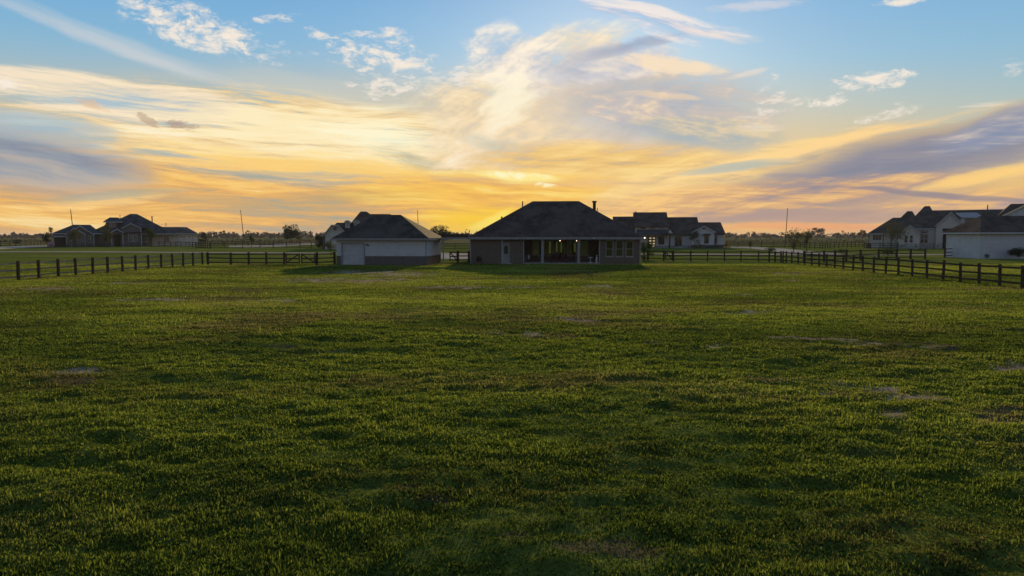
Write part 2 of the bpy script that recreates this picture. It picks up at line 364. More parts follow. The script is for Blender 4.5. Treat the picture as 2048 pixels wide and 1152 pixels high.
# ------------------------------------------------------------------ object helpers
def tag(o, label=None, cat=None, group=None, kind=None):
    if label: o['label'] = label
    if cat: o['category'] = cat
    if group: o['group'] = group
    if kind: o['kind'] = kind
    return o
def empty(name, loc, rz=0.0, label=None, cat=None, group=None):
    o = bpy.data.objects.new(name, None); COL.objects.link(o); o.location = loc; o.rotation_euler = (0, 0, rz)
    o.empty_display_size = .5
    return tag(o, label, cat, group)
class MB:
    def __init__(s): s.v = []; s.f = []; s.tone = []
    def add(s, vs, fs, tone=None):
        n = len(s.v); s.v += [tuple(p) for p in vs]; s.f += [tuple(i + n for i in f) for f in fs]
        if tone is not None: s.tone += [tone] * len(vs)
        return s
    def box(s, x0, x1, y0, y1, z0, z1):
        return s.add([(x0, y0, z0), (x1, y0, z0), (x1, y1, z0), (x0, y1, z0), (x0, y0, z1), (x1, y0, z1), (x1, y1, z1), (x0, y1, z1)],
                     [(0, 3, 2, 1), (4, 5, 6, 7), (0, 1, 5, 4), (1, 2, 6, 5), (2, 3, 7, 6), (3, 0, 4, 7)])
    def prism(s, pts, y0, y1):          # outline in x,z pushed along y
        n = len(pts)
        return s.add([(x, y0, z) for x, z in pts] + [(x, y1, z) for x, z in pts],
                     [tuple(range(n)), tuple(range(2 * n - 1, n - 1, -1))] + [(i, (i + 1) % n + 0, (i + 1) % n + n, i + n)[::-1] for i in range(n)])
    def tube(s, a, b, r0, r1=None, n=8, caps=True):
        r1 = r0 if r1 is None else r1; a = Vector(a); b = Vector(b); d = (b - a).normalized()
        u = d.orthogonal().normalized(); w = d.cross(u)
        vs = [a + (u * math.cos(t) + w * math.sin(t)) * r0 for t in [2 * math.pi * i / n for i in range(n)]]
        vs += [b + (u * math.cos(t) + w * math.sin(t)) * r1 for t in [2 * math.pi * i / n for i in range(n)]]
        fs = [(i, (i + 1) % n, (i + 1) % n + n, i + n) for i in range(n)]
        if caps: fs += [tuple(range(n - 1, -1, -1)), tuple(range(n, 2 * n))]
        return s.add(vs, fs)
    def bar(s, a, b, w, h):             # beam of section w x h between two points
        a = Vector(a); b = Vector(b); d = (b - a).normalized(); up = Vector((0, 0, 1))
        if abs(d.z) > .95: up = Vector((0, 1, 0))
        u = d.cross(up).normalized() * (w / 2); v = u.cross(d).normalized() * (h / 2)
        vs = [a - u - v, a + u - v, a + u + v, a - u + v, b - u - v, b + u - v, b + u + v, b - u + v]
        return s.add(vs, [(0, 1, 2, 3), (7, 6, 5, 4), (0, 4, 5, 1), (1, 5, 6, 2), (2, 6, 7, 3), (3, 7, 4, 0)])
    def lathe(s, c, prof, n=14):        # prof: (r, z) from bottom to top
        vs = []
        for r, z in prof: vs += [(c[0] + r * math.cos(2 * math.pi * i / n), c[1] + r * math.sin(2 * math.pi * i / n), c[2] + z) for i in range(n)]
        fs = []
        for j in range(len(prof) - 1):
            fs += [(j * n + i, j * n + (i + 1) % n, (j + 1) * n + (i + 1) % n, (j + 1) * n + i) for i in range(n)]
        fs += [tuple(range(n - 1, -1, -1)), tuple((len(prof) - 1) * n + i for i in range(n))]
        return s.add(vs, fs)
    def hip(s, x0, x1, y0, y1, ze, ra, rb, t=.2):   # hipped roof: eave rectangle, ridge from ra to rb (x, y, z), eave thickness t
        b = [(x0, y0, ze - t), (x1, y0, ze - t), (x1, y1, ze - t), (x0, y1, ze - t)]
        e = [(x0, y0, ze), (x1, y0, ze), (x1, y1, ze), (x0, y1, ze)]
        vs = b + e + [ra, rb]
        fs = [(3, 2, 1, 0), (0, 1, 5, 4), (1, 2, 6, 5), (2, 3, 7, 6), (3, 0, 4, 7)]
        if abs(ra[0] - rb[0]) >= abs(ra[1] - rb[1]):
            if (Vector(ra) - Vector(rb)).length < .01: vs.pop(); fs += [(4, 5, 8), (5, 6, 8), (6, 7, 8), (7, 4, 8)]
            else: fs += [(4, 5, 9, 8), (5, 6, 9), (6, 7, 8, 9), (7, 4, 8)]
        else: fs += [(4, 5, 8), (5, 6, 9, 8), (6, 7, 9), (7, 4, 8, 9)]
        return s.add(vs, fs)
    def gable_f(s, x0, x1, y0, y1, ze, xr, zr, t=.18):    # gable facing the viewer: two sloping slabs, ridge along y
        for (a, b) in ((x0, xr), (xr, x1)):
            za, zb = (ze, zr) if a == x0 else (zr, ze)
            s.prism([(a, za - t), (b, zb - t), (b, zb), (a, za)], y0, y1)
        return s
    def gable_s(s, x0, x1, y0, y1, ze, yr, zr, t=.18, zb=None):    # ridge along x, solid below the slopes down to the eave line
        zb = ze if zb is None else zb
        vs = [(x0, y0, ze - t), (x0, y0, ze), (x0, yr, zr), (x0, y1, zb), (x0, y1, zb - t)]
        vs += [(x1,) + v[1:] for v in vs]
        return s.add(vs, [(4, 3, 2, 1, 0), (5, 6, 7, 8, 9), (0, 1, 6, 5), (1, 2, 7, 6), (2, 3, 8, 7), (3, 4, 9, 8), (4, 0, 5, 9)])
    def wall(s, x0, x1, z0, z1, y0, y1, holes):           # wall along x with openings (hx0, hx1, hz0, hz1)
        xs = sorted({x0, x1, *[h[0] for h in holes], *[h[1] for h in holes]})
        for a, b in zip(xs, xs[1:]):
            z = z0
            for h in sorted([h for h in holes if h[0] <= a + 1e-6 and h[1] >= b - 1e-6], key=lambda q: q[2]):
                if h[2] > z + 1e-4: s.box(a, b, y0, y1, z, h[2])
                z = h[3]
            if z < z1 - 1e-4: s.box(a, b, y0, y1, z, z1)
        return s
    def build(s, name, material, parent=None, label=None, smooth=False):
        me = bpy.data.meshes.new(name); me.from_pydata(s.v, [], s.f)
        if s.tone and len(s.tone) == len(s.v):
            me.attributes.new('tone', 'FLOAT', 'POINT').data.foreach_set('value', s.tone)
        me.materials.append(MATS[material]); me.update()
        if smooth:
            for p in me.polygons: p.use_smooth = True
        o = bpy.data.objects.new(name, me); COL.objects.link(o)
        if parent: o.parent = parent
        if label: o['label'] = label
        return o
def dup(o, parent=None):
    c = o.copy(); COL.objects.link(c); c.parent = parent
    for ch in list(o.children): dup(ch, c)
    return c
def window(house, x0, x1, z0, z1, y, cols=1, rows=1, frame='trim_white', fw=.07, glass='glass_dark', face=-1, mw=.04):
    """a window in a wall that faces the viewer: frame and bars, and its pane as a sub-part"""
    m = MB(); a, b = (y - .05, y + .01) if face < 0 else (y - .01, y + .05)
    m.box(x0, x0 + fw, a, b, z0, z1).box(x1 - fw, x1, a, b, z0, z1)
    m.box(x0 + fw, x1 - fw, a, b, z0, z0 + fw).box(x0 + fw, x1 - fw, a, b, z1 - fw, z1)
    ia, ib = a + .012, b - .012
    for i in range(1, cols):
        x = x0 + (x1 - x0) * i / cols; m.box(x - mw / 2, x + mw / 2, ia, ib, z0 + fw, z1 - fw)
    for j in range(1, rows):
        z = z0 + (z1 - z0) * j / rows; m.box(x0 + fw, x1 - fw, ia + .004, ib - .004, z - mw / 2, z + mw / 2)
    w = m.build('window', frame, house)
    MB().box(x0 + fw * .5, x1 - fw * .5, a + .024, b - .02, z0 + fw * .5, z1 - fw * .5).build('pane', glass, w)
    return w
def pipe(house, x, y, z0, z1, r=.06, cap=False, name='vent_pipe'):
    m = MB().tube((x, y, z0), (x, y, z1), r, r, 8)
    if cap: m.tube((x, y, z1 + .01), (x, y, z1 + .22), r * 1.7, r * 1.7, 8)
    return m.build(name, 'metal_pipe', house)

# value noise in numpy, for terrain and planting
def _hash(ix, iy, seed):
    h = (ix.astype(np.int64) * 374761393 + iy.astype(np.int64) * 668265263 + seed * 2147483647) & 0xffffffff
    h = ((h ^ (h >> 13)) * 1274126177) & 0xffffffff
    return ((h ^ (h >> 16)) & 0xffff) / 65535.0
def vnoise(x, y, seed=0):
    ix, iy = np.floor(x), np.floor(y); fx, fy = x - ix, y - iy
    fx = fx * fx * (3 - 2 * fx); fy = fy * fy * (3 - 2 * fy)
    a = _hash(ix, iy, seed); b = _hash(ix + 1, iy, seed); c = _hash(ix, iy + 1, seed); d = _hash(ix + 1, iy + 1, seed)
    return (a * (1 - fx) + b * fx) * (1 - fy) + (c * (1 - fx) + d * fx) * fy
def fbm(x, y, seed=0, oct=4, g=.5):
    s = 0; a = 1; t = 0
    for i in range(oct):
        s = s + a * vnoise(x * 2 ** i + 17.3 * i, y * 2 ** i - 9.1 * i, seed + i); t += a; a *= g
    return s / t
# ------------------------------------------------------------------ ground, roads
def relief(x, y):
    r = np.hypot(x, y)
    fade = np.clip((70 - r) / 22, 0, 1)
    h = (fbm(x / 9, y / 6, 11, 3) - .5) * .26 + (fbm(x / 1.6, y / .8, 5, 3) - .5) * .12 + (fbm(x / .6, y / .34, 8, 2) - .5) * .12 * np.clip((35 - r) / 15, 0, 1)
    near = np.clip((48 - r) / 20, 0, 1)
    h = h * (.45 + .55 * near)
    return h * fade - .03 * np.clip((76 - r) / 4, 0, 1) * 0
PATCHES = [(110, 579, 70, 4), (270, 567, 60, 5), (480, 579, 60, 6), (330, 598, 130, 6), (260, 604, 90, 5), (740, 545, 130, 5), (800, 549, 90, 4), (700, 561, 160, 7),
           (150, 745, 90, 14), (130, 762, 60, 10), (1575, 547, 34, 4), (1590, 560, 30, 3), (1490, 589, 26, 4), (1440, 598, 30, 4), (1840, 639, 34, 5),
           (1640, 686, 170, 9), (1760, 692, 110, 8), (1890, 696, 60, 6), (1430, 698, 50, 7), (1680, 782, 60, 22), (1760, 785, 90, 16), (1840, 800, 90, 12), (1810, 838, 50, 14),
           (2030, 738, 60, 14), (1100, 672, 120, 7), (1000, 640, 60, 6), (1530, 760, 120, 14), (905, 1010, 90, 14), (1040, 1085, 70, 10), (1210, 1105, 110, 15), (1290, 1120, 70, 12), (640, 1005, 70, 10), (800, 985, 80, 10),
           (1000, 560, 60, 4), (960, 574, 160, 6), (2000, 840, 120, 20), (560, 700, 160, 10), (1180, 640, 160, 8), (1010, 594, 300, 5), (1300, 690, 120, 7), (1200, 548, 60, 3), (520, 640, 130, 5)]
def bare(x, y):
    """0..1: where the soil shows through"""
    yy = np.maximum(y, 1.0)
    D = yy; px = 1024 + x / D * 1365; py = 471 + CAM_H * 1365 / D
    n = fbm(x / 1.4 + 3, y / .7, 31, 4, .6)
    b = np.clip((fbm(x / 7, y / 4, 77, 4, .6) - .66) * 4, 0, .5) * np.clip((n - .40) * 6, 0, 1)
    for (cx, cy, rx, ry) in PATCHES:
        rot_ = (hash((cx, cy)) % 100 / 100 - .5) * .05
        g = 1 - np.hypot((px - cx) / rx, (py - cy + (px - cx) * rot_) / (ry * 1.4))
        b = np.maximum(b, np.clip((g * .9 - .12 + (n - .58) * 4.6), 0, .8) * np.clip(g * 6, 0, 1))
    return np.clip(b, 0, 1)
PALE = [(740, 545, 130, 5), (800, 549, 110, 5), (700, 560, 160, 6), (110, 579, 70, 3), (270, 567, 60, 3), (1575, 547, 40, 3), (1590, 560, 30, 2.5), (1490, 589, 20, 3), (330, 598, 120, 3), (1840, 639, 28, 3), (1195, 573, 30, 4),
        (1640, 686, 110, 6), (1760, 693, 70, 5), (1890, 697, 40, 4), (1680, 782, 40, 14), (1765, 786, 50, 8), (1845, 802, 60, 7), (1812, 838, 34, 9), (2030, 738, 40, 9), (1010, 668, 70, 5), (1150, 640, 60, 4), (150, 745, 60, 8), (1430, 698, 30, 4), (1505, 625, 60, 3), (960, 575, 120, 4), (520, 600, 90, 3)]
def pale_at(x, y):
    D = np.maximum(y, 1); px = 1024 + x / D * 1365; py = 471 + CAM_H * 1365 / D; p = np.zeros(len(x))
    n = (fbm(x / .7, y / .9, 55, 4, .65) - .52) * 4
    for (cx, cy, rx, ry) in PALE:
        r = np.hypot((px - cx) / (rx * 1.3), (py - cy) / (ry * 1.3))
        p = np.maximum(p, np.clip(1.1 * (1 - r) + n, 0, 1) * (r < 1) * np.clip((1 - r) * 5, 0, 1))
    return p * (y > 0)
rr = [0.0] + list(np.geomspace(2.5, 90, 300)) + list(np.geomspace(96, 5200, 40))
aa = list(np.linspace(-46, 46, 420)) + list(np.linspace(50, 310, 40))
A, Rr = np.meshgrid(np.radians(aa), np.array(rr[1:]))
gx = (np.sin(A) * Rr).ravel(); gy = (np.cos(A) * Rr).ravel()
gz = relief(gx, gy); na = len(aa); nr = len(rr) - 1
gv = np.column_stack([gx, gy, gz]); gv = np.vstack([gv, [0, 0, 0]])
i, j = np.meshgrid(np.arange(nr - 1), np.arange(na), indexing='ij'); j2 = (j + 1) % na
quads = np.stack([i * na + j, i * na + j2, (i + 1) * na + j2, (i + 1) * na + j], -1).reshape(-1, 4)[:, ::-1]
faces = quads.tolist() + [(len(gv) - 1, q, (q + 1) % na)[::-1] for q in range(na)]
me = bpy.data.meshes.new('grass_field'); me.from_pydata(gv.tolist(), [], faces)
bb = np.append(np.where(gy > 0, bare(gx, gy), 0), 0).astype(np.float32)
me.attributes.new('bare', 'FLOAT', 'POINT').data.foreach_set('value', bb)
pale = pale_at(gv[:, 0], gv[:, 1])
me.attributes.new('pale', 'FLOAT', 'POINT').data.foreach_set('value', pale.astype(np.float32))
for p in me.polygons: p.use_smooth = True
def groundfn(k, b):
    at_ = k.n('ShaderNodeAttribute'); at_.attribute_name = 'bare'
    g = k.n('ShaderNodeNewGeometry').outputs['Position']; x, y, z = k.sep(g)
    n1 = k.noise(k.mapping(g, scale=(.05, .12, 1)), 1.0, 6, .6)
    n2 = k.noise(g, 2.6, 6, .7); n3 = k.noise(g, 14.0, 5, .7)
    grass = k.ramp(k.math('MULTIPLY_ADD', n2, .55, k.math('MULTIPLY', n1, .45)), [(.36, (.046, .062, .013)), (.5, (.098, .124, .022)), (.64, (.18, .195, .044))])
    soil = k.ramp(n3, [(.3, (.060, .043, .027)), (.7, (.15, .112, .076))])
    thin = k.smooth(k.noise(k.mapping(g, scale=(.16, .3, 1)), 1.0, 7, .7), .50, .70)
    col = k.mix(k.math('MULTIPLY', thin, .30), grass, (.11, .105, .045, 1))
    far = k.smooth(y, 200.0, 300.0)
    rough_pasture = k.ramp(k.noise(k.mapping(g, scale=(.004, .02, 1)), 1.0, 5, .6), [(.4, (.075, .078, .030)), (.6, (.13, .115, .055))])
    col = k.mix(far, col, rough_pasture)
    col = k.mix(at_.outputs['Fac'], col, soil)
    a3 = k.n('ShaderNodeAttribute'); a3.attribute_name = 'pale'; col = k.mix(a3.outputs['Fac'], col, (.30, .24, .17, 1))
    k.set(b.inputs['Base Color'], col)
    bump(k, b, k.math('MULTIPLY_ADD', n2, .6, n3), 1.0, .08)
mat('ground', (.05, .07, .02), 1.0, groundfn, 0.0)
me.materials.append(MATS['ground']); go = bpy.data.objects.new('ground', me); COL.objects.link(go); go['kind'] = 'structure'

def strip(name, pts, material, z=.012, kind='structure'):       # a ribbon of ground: list of (left xy, right xy)
    v = []; f = []
    for a, b_ in pts: v += [(a[0], a[1], z), (b_[0], b_[1], z)]
    n = len(pts)
    for q in range(n - 1): f.append((2 * q, 2 * q + 1, 2 * q + 3, 2 * q + 2))
    m = MB(); m.add(v, f); m.add([(x, y, z - .15) for x, y, _ in v], [])
    N = 2 * n
    for q in range(n - 1): m.f += [(2 * q, 2 * q + 2, N + 2 * q + 2, N + 2 * q), (2 * q + 1, N + 2 * q + 1, N + 2 * q + 3, 2 * q + 3)]
    o = m.build(name, material); tag(o, kind=kind); return o
# the lane that runs across, in front of the far houses
LANE = [(-260, 146), (-90, 138), (-40, 127), (0, 122), (30, 119), (60, 117), (100, 116), (200, 118)]
strip('road', [((x, y - 3.0), (x, y + 3.0)) for x, y in LANE], 'gravel', .06)
# driveways
def drive(pxs, z=.05, name='driveway'):
    strip(name, [(gnd(a, b), gnd(c, d)) for a, b, c, d in pxs], 'concrete', z)
drive([(-80, 500, -80, 494), (0, 498.5, 0, 494), (60, 495, 60, 491.5), (112, 493, 112, 490.5)])
drive([(458, 495.5, 458, 491.5), (520, 495, 520, 489.5), (600, 491, 600, 485.5), (660, 486.5, 668, 483)], .04)
drive([(880, 518, 880, 506), (910, 519, 910, 507), (945, 519, 945, 508), (1020, 519, 1010, 508)], .05)
drive([(1460, 496, 1462, 493.6), (1500, 497.5, 1510, 494.2), (1535, 501, 1570, 498), (1560, 505.5, 1640, 505), (1570, 509.5, 1690, 509)], .09)
# ------------------------------------------------------------------ grass: blades in tufts, finer near and coarser far
rng = np.random.default_rng(3)
def make_grass(N=1850000):
    d = (np.sqrt(5.6) + rng.random(N) * (np.sqrt(79.0) - np.sqrt(5.6))) ** 2
    x = (rng.random(N) * 2 - 1) * (.78 * d + 7); y = d
    b = bare(x, y)
    cl = fbm(x / .32, y / .26, 41, 3, .6)                     # tufts
    br = fbm(x / 2.4, y / 1.3, 42, 3, .55)                    # swathes
    hp = (cl - .5) * 1.6 + (br - .5) * 1.6 + .5
    keep = rng.random(N) < np.clip(.60 + .7 * hp, .45, 1) * (1 - .4 * b) * (1 - .85 * pale_at(x, y))
    # keep the buildings and paths clear
    keep &= (np.abs(x) < .80 * d) | (rng.random(N) < .7)
    keep &= ~((d > 50) & (bare(x, y) > .35))
    keep &= ~((x > -5.6) & (x < 16) & (y > 79.6)); keep &= ~((x > -20.5) & (x < -8.2) & (y > 74.0))
    x, y, d, b, cl, br, hp = [q[keep] for q in (x, y, d, b, cl, br, hp)]; n = len(x)
    broad = rng.random(n) < .35
    sc = (d / 7.0) ** .42
    h = (.022 + .042 * np.clip(hp, 0, 1.3) + .016 * rng.random(n)) * (1 - .35 * b) * np.where(broad, .62, 1.0) * (.75 + .25 * sc)
    tall = rng.random(n) < .012; h = np.where(tall, h * (1.4 + rng.random(n)), h)
    w = (.0038 + .0032 * rng.random(n)) * sc * 1.2 * np.where(broad, 2.3, 1.0)
    yaw = rng.random(n) * 2 * np.pi; ly = rng.random(n) * 2 * np.pi
    lean = h * np.where(broad, .9, .45) * rng.random(n)
    z = relief(x, y) - .008
    ux, uy = np.cos(yaw) * w, np.sin(yaw) * w; lx, ly_ = np.cos(ly) * lean, np.sin(ly) * lean
    P = np.empty((n, 5, 3), np.float32)
    P[:, 0] = np.stack([x - ux * .7, y - uy * .7, z], 1); P[:, 1] = np.stack([x + ux * .7, y + uy * .7, z], 1)
    mx, my, mz = x + lx * .35, y + ly_ * .35, z + h * .6
    P[:, 2] = np.stack([mx + ux, my + uy, mz], 1); P[:, 3] = np.stack([mx - ux, my - uy, mz], 1)
    P[:, 4] = np.stack([x + lx, y + ly_, z + h], 1)
    me = bpy.data.meshes.new('grass'); me.vertices.add(n * 5); me.vertices.foreach_set('co', P.ravel())
    base = (np.arange(n) * 5)[:, None]
    loops = (base + np.array([0, 1, 2, 3, 3, 2, 4])).astype(np.int32).ravel()
    me.loops.add(n * 7); me.loops.foreach_set('vertex_index', loops)
    me.polygons.add(n * 2); stt = (np.arange(n) * 7)[:, None] + np.array([0, 4])
    me.polygons.foreach_set('loop_start', stt.astype(np.int32).ravel())
    me.update(calc_edges=True)
    tone = np.clip(.5 + (rng.random(n) - .5) * .78 + (br - .5) * .6 + (fbm(x / 12, y / 7, 90, 3) - .5) * .9, 0, 1)
    hue = np.clip(rng.random(n) * .60 + (fbm(x / 5, y / 3, 91, 4, .6) - .45) * 2.2 + b * .6, 0, 1)
    me.attributes.new('tone', 'FLOAT', 'POINT').data.foreach_set('value', np.repeat(tone, 5).astype(np.float32))
    me.attributes.new('dry', 'FLOAT', 'POINT').data.foreach_set('value', np.repeat(hue, 5).astype(np.float32))
    m = bpy.data.materials.new('grass_blade'); m.use_nodes = True; nt = m.node_tree; nt.nodes.clear(); k = NT(nt)
    o_ = k.n('ShaderNodeOutputMaterial'); a1 = k.n('ShaderNodeAttribute'); a1.attribute_name = 'tone'; a2 = k.n('ShaderNodeAttribute'); a2.attribute_name = 'dry'
    green = k.ramp(a1.outputs['Fac'], [(.1, (.034, .056, .010)), (.5, (.122, .160, .022)), (.95, (.30, .34, .050))])
    dry = k.ramp(a1.outputs['Fac'], [(.1, (.055, .045, .020)), (.5, (.12, .095, .040)), (.95, (.25, .205, .10))])
    c = k.mix(k.smooth(a2.outputs['Fac'], .45, 1.0, 0, .8), green, dry)
    df = k.n('ShaderNodeBsdfDiffuse'); tl = k.n('ShaderNodeBsdfTranslucent'); k.set(df.inputs[0], c); k.set(tl.inputs[0], c)
    mx_ = k.n('ShaderNodeMixShader'); mx_.inputs[0].default_value = .5
    nt.links.new(df.outputs[0], mx_.inputs[1]); nt.links.new(tl.outputs[0], mx_.inputs[2]); nt.links.new(mx_.outputs[0], o_.inputs[0])
    me.materials.append(m)
    o = bpy.data.objects.new('grass', me); COL.objects.link(o); tag(o, 'rough green paddock grass growing in tufts with dry patches', 'grass', kind='stuff')
make_grass()
# ------------------------------------------------------------------ the brick ranch house and its covered patio
HY = 80.0                                                    # front (garden side) wall
def hx(px, D=HY): return AX(px, D)
def hz(py, D=HY): return AZ(py, D)
main = empty('brick_house', (hx(1110), HY + 8, 0), label='dark brick ranch house with big hipped roof and covered patio, nearest the middle', cat='house')
OX, OY = hx(1110), HY + 8
def L(mb): mb.v = [(x - OX, y - OY, z) for x, y, z in mb.v]; return mb
EZ = 2.82; BACK = 96.0
xa, xb, xc, xd = hx(940), hx(1047), hx(1198), hx(1281)       # wall ends: left wing, patio, right wing
# masonry
dl, dr = hx(1005.5), hx(1018.5)
w = MB()
w.wall(xa, xb, 0, EZ, HY, HY + .25, [(dl, dr, 0, 2.35)])
trip = [(1211.5, 1226.5), (1231.5, 1246.5), (1251.5, 1266.5)]
wz0, wz1 = hz(513), hz(480.5)
w.wall(xc, xd, 0, EZ, HY, HY + .25, [(hx(a), hx(b), wz0, wz1) for a, b in trip])
PY = HY + 3.6                                                # back wall of the patio
pwins = [(1064, 1083.5), (1088, 1106.5), (1111, 1130), (1135, 1153.5), (1158.5, 1176.5)]
pz0, pz1 = AZ(511, PY), AZ(481.2, PY)
w.wall(xb, xc, 0, EZ, PY, PY + .2, [(AX(a, PY), AX(b, PY), pz0, pz1) for a, b in pwins])
w.box(xb - .25, xb, HY + .25, PY + .2, 0, EZ); w.box(xc, xc + .25, HY + .25, PY + .2, 0, EZ)
w.box(xa, xa + .25, HY + .25, BACK - .25, 0, EZ); w.box(xd - .25, xd, HY + .25, BACK - .25, 0, EZ)
fwins = [(1097.5, 1102, 484, 507), (1110, 1115.5, 484, 504), (1120, 1124.5, 485, 504), (1146.5, 1152, 485, 504)]
w.wall(xa, xd, 0, EZ, BACK - .25, BACK, [(AX(a, BACK), AX(b, BACK), AZ(d, BACK), AZ(c, BACK)) for a, b, c, d in fwins])
wall = L(w).build('wall', 'brick', main)
L(MB().box(xa + .26, xd - .26, PY + .22, BACK - .26, .02, .12)).build('floor', 'interior', main)
fr = MB()
for a, b, c, d in fwins:
    x0, x1, z0, z1 = AX(a, BACK), AX(b, BACK), AZ(d, BACK), AZ(c, BACK)
    f1 = L(MB().box(x0 + .002, x0 + .05, BACK - .16, BACK - .1, z0, z1).box(x1 - .05, x1 - .002, BACK - .16, BACK - .1, z0, z1).box(x0 + .05, x1 - .05, BACK - .16, BACK - .1, (z0 + z1) / 2 - .02, (z0 + z1) / 2 + .02)).build('window', 'trim', main)
    L(MB().box(x0 + .01, x1 - .01, BACK - .14, BACK - .13, z0, z1)).build('pane', 'glass_clear', f1)
# interior walls and curtains seen through the panes
L(MB().wall(xb, xc, .12, EZ, BACK - 6, BACK - 5.9, [(AX(1092, BACK - 6), AX(1106, BACK - 6), .13, 2.6), (AX(1108, BACK - 6), AX(1128, BACK - 6), .13, 2.6), (AX(1144, BACK - 6), AX(1155, BACK - 6), .13, 2.6)])).build('inner_wall', 'interior', main)
for i, (a, b) in enumerate(pwins):
    x0, x1 = AX(a, PY), AX(b, PY)
    m = MB().box(x0, x0 + .06, PY - .03, PY + .05, pz0, pz1).box(x1 - .06, x1, PY - .03, PY + .05, pz0, pz1).box(x0 + .06, x1 - .06, PY - .03, PY + .05, pz0, pz0 + .07).box(x0 + .06, x1 - .06, PY - .03, PY + .05, pz1 - .07, pz1)
    wd = L(m).build('window', 'trim', main); L(MB().box(x0 + .03, x1 - .03, PY + .01, PY + .02, pz0 + .03, pz1 - .03)).build('pane', 'glass_clear', wd)
    if i in (0, 4): L(MB().box(x0 + .1, x1 - .1, PY + .3, PY + .34, .14, 2.7)).build('curtain', 'curtain', main)
for a, b in trip:
    x0, x1 = hx(a), hx(b); f = .075; y0, y1 = HY - .03, HY + .08; zm = (wz0 + wz1) / 2 - .08
    m = MB().box(x0, x0 + f, y0, y1, wz0, wz1).box(x1 - f, x1, y0, y1, wz0, wz1).box(x0 + f, x1 - f, y0, y1, wz0, wz0 + f).box(x0 + f, x1 - f, y0, y1, wz1 - f, wz1).box(x0 + f, x1 - f, y0 + .01, y1 - .01, zm - .035, zm + .035)
    wd = L(m).build('window', 'trim', main)
    L(MB().box(x0 + f * .5, x1 - f * .5, HY + .02, HY + .03, wz0 + .02, wz1 - .02)).build('pane', 'glass_clear', wd)
    L(MB().box(x0 - .05, x1 + .05, HY - .09, HY - .002, wz0 - .09, wz0 - .002)).build('sill', 'concrete', wd)
L(MB().box(hx(1200), xd - .3, HY + 2.2, HY + 2.3, .1, 2.75)).build('inner_wall', 'interior', main)
# patio ceiling, slab, columns
L(MB().box(xb + .002, xc - .002, HY + .05, PY - .04, EZ - .1, EZ - .004)).build('patio_ceiling', 'interior', main)
L(MB().box(xb + .002, xc - .002, HY - .45, PY - .002, -.05, .10)).build('patio_slab', 'concrete', main)
for c in (1085, 1157.3):
    x = hx(c); L(MB().box(x - .15, x + .15, HY - .15, HY + .15, .10, EZ - .002).box(x - .2, x + .2, HY - .2, HY + .2, .101, .26).box(x - .19, x + .19, HY - .19, HY + .19, EZ - .16, EZ - .004)).build('column', 'trim', main)
# corner boards and downspouts
for c in (941, 1047.3, 1199, 1280):
    x = hx(c); L(MB().box(x - .06, x + .06, HY - .07, HY - .003, 0, EZ - .002)).build('downspout', 'trim', main)
# roofs
e0, e1 = hx(937), hx(1285)
ey0, ey1 = HY - .5, BACK + .5
FZ = hz(473.6)
rd = HY + 8
rf = L(MB().hip(e0, e1, ey0, ey1, FZ, (AX(1065, rd), rd, AZ(402.5, rd)), (AX(1157, rd), rd, AZ(402, rd)), .03)).build('roof', 'roof_dark', main)
L(MB().hip(hx(937), hx(1052), ey0 - .02, HY + 9, FZ + .005, (AX(997, HY + 3.8), HY + 3.8, AZ(440.5, HY + 3.8)), (AX(1003, HY + 8.5), HY + 8.2, AZ(440.5, HY + 3.8)), .03)).build('roof', 'roof_dark', main)
L(MB().hip(hx(1192), hx(1286.5), ey0 - .02, HY + 9, FZ + .005, (AX(1234, HY + 2.9), HY + 2.9, AZ(447, HY + 2.9)), (AX(1230, HY + 8.5), HY + 8.0, AZ(447, HY + 2.9)), .03)).build('roof', 'roof_dark', main)
fa = MB(); ft = FZ - .036; fb = FZ - .3
fa.box(e0, e1, ey0 - .05, ey0 + .02, fb, ft).box(e0 - .04, e0 + .02, ey0 + .02, ey1, fb, ft).box(e1 - .02, e1 + .04, ey0 + .02, ey1, fb, ft).box(e0 + .02, e1 - .02, ey0 + .02, HY - .003, fb - .02, fb + .02)
L(fa).build('fascia', 'trim', main)
for px, py, cap, r in ((1045, 402.5, False, .07), (1188, 405, True, .2), (1003.5, 433, False, .09), (967, 455, False, .05), (1194, 416, False, .05)):
    D = rd - (.4 if py < 420 else 2.0); zz = AZ(py + (12 if py < 410 else 4), D) - .8
    L(MB().tube((AX(px, D), D, zz), (AX(px, D), D, AZ(py, D)), r, r, 10)).build('flue' if cap else 'vent_pipe', 'metal_pipe', main)
    if cap: L(MB().tube((AX(px, D), D, AZ(py, D)), (AX(px, D), D, AZ(py - 3, D)), r * 1.45, r * 1.45, 12)).build('flue_cap', 'metal_pipe', main)
rdz = AZ(402.3, rd)
for px in (1078, 1103.5, 1136):
    D = rd - .85; z = rdz - .85 * (rdz - FZ) / (rd - ey0); x = AX(px, D)
    L(MB().prism([(x - .3, z - .06), (x + .3, z - .06), (x + .26, z + .13), (x - .26, z + .13)], D - .25, D + .25)).build('roof_vent', 'metal_dark', main)
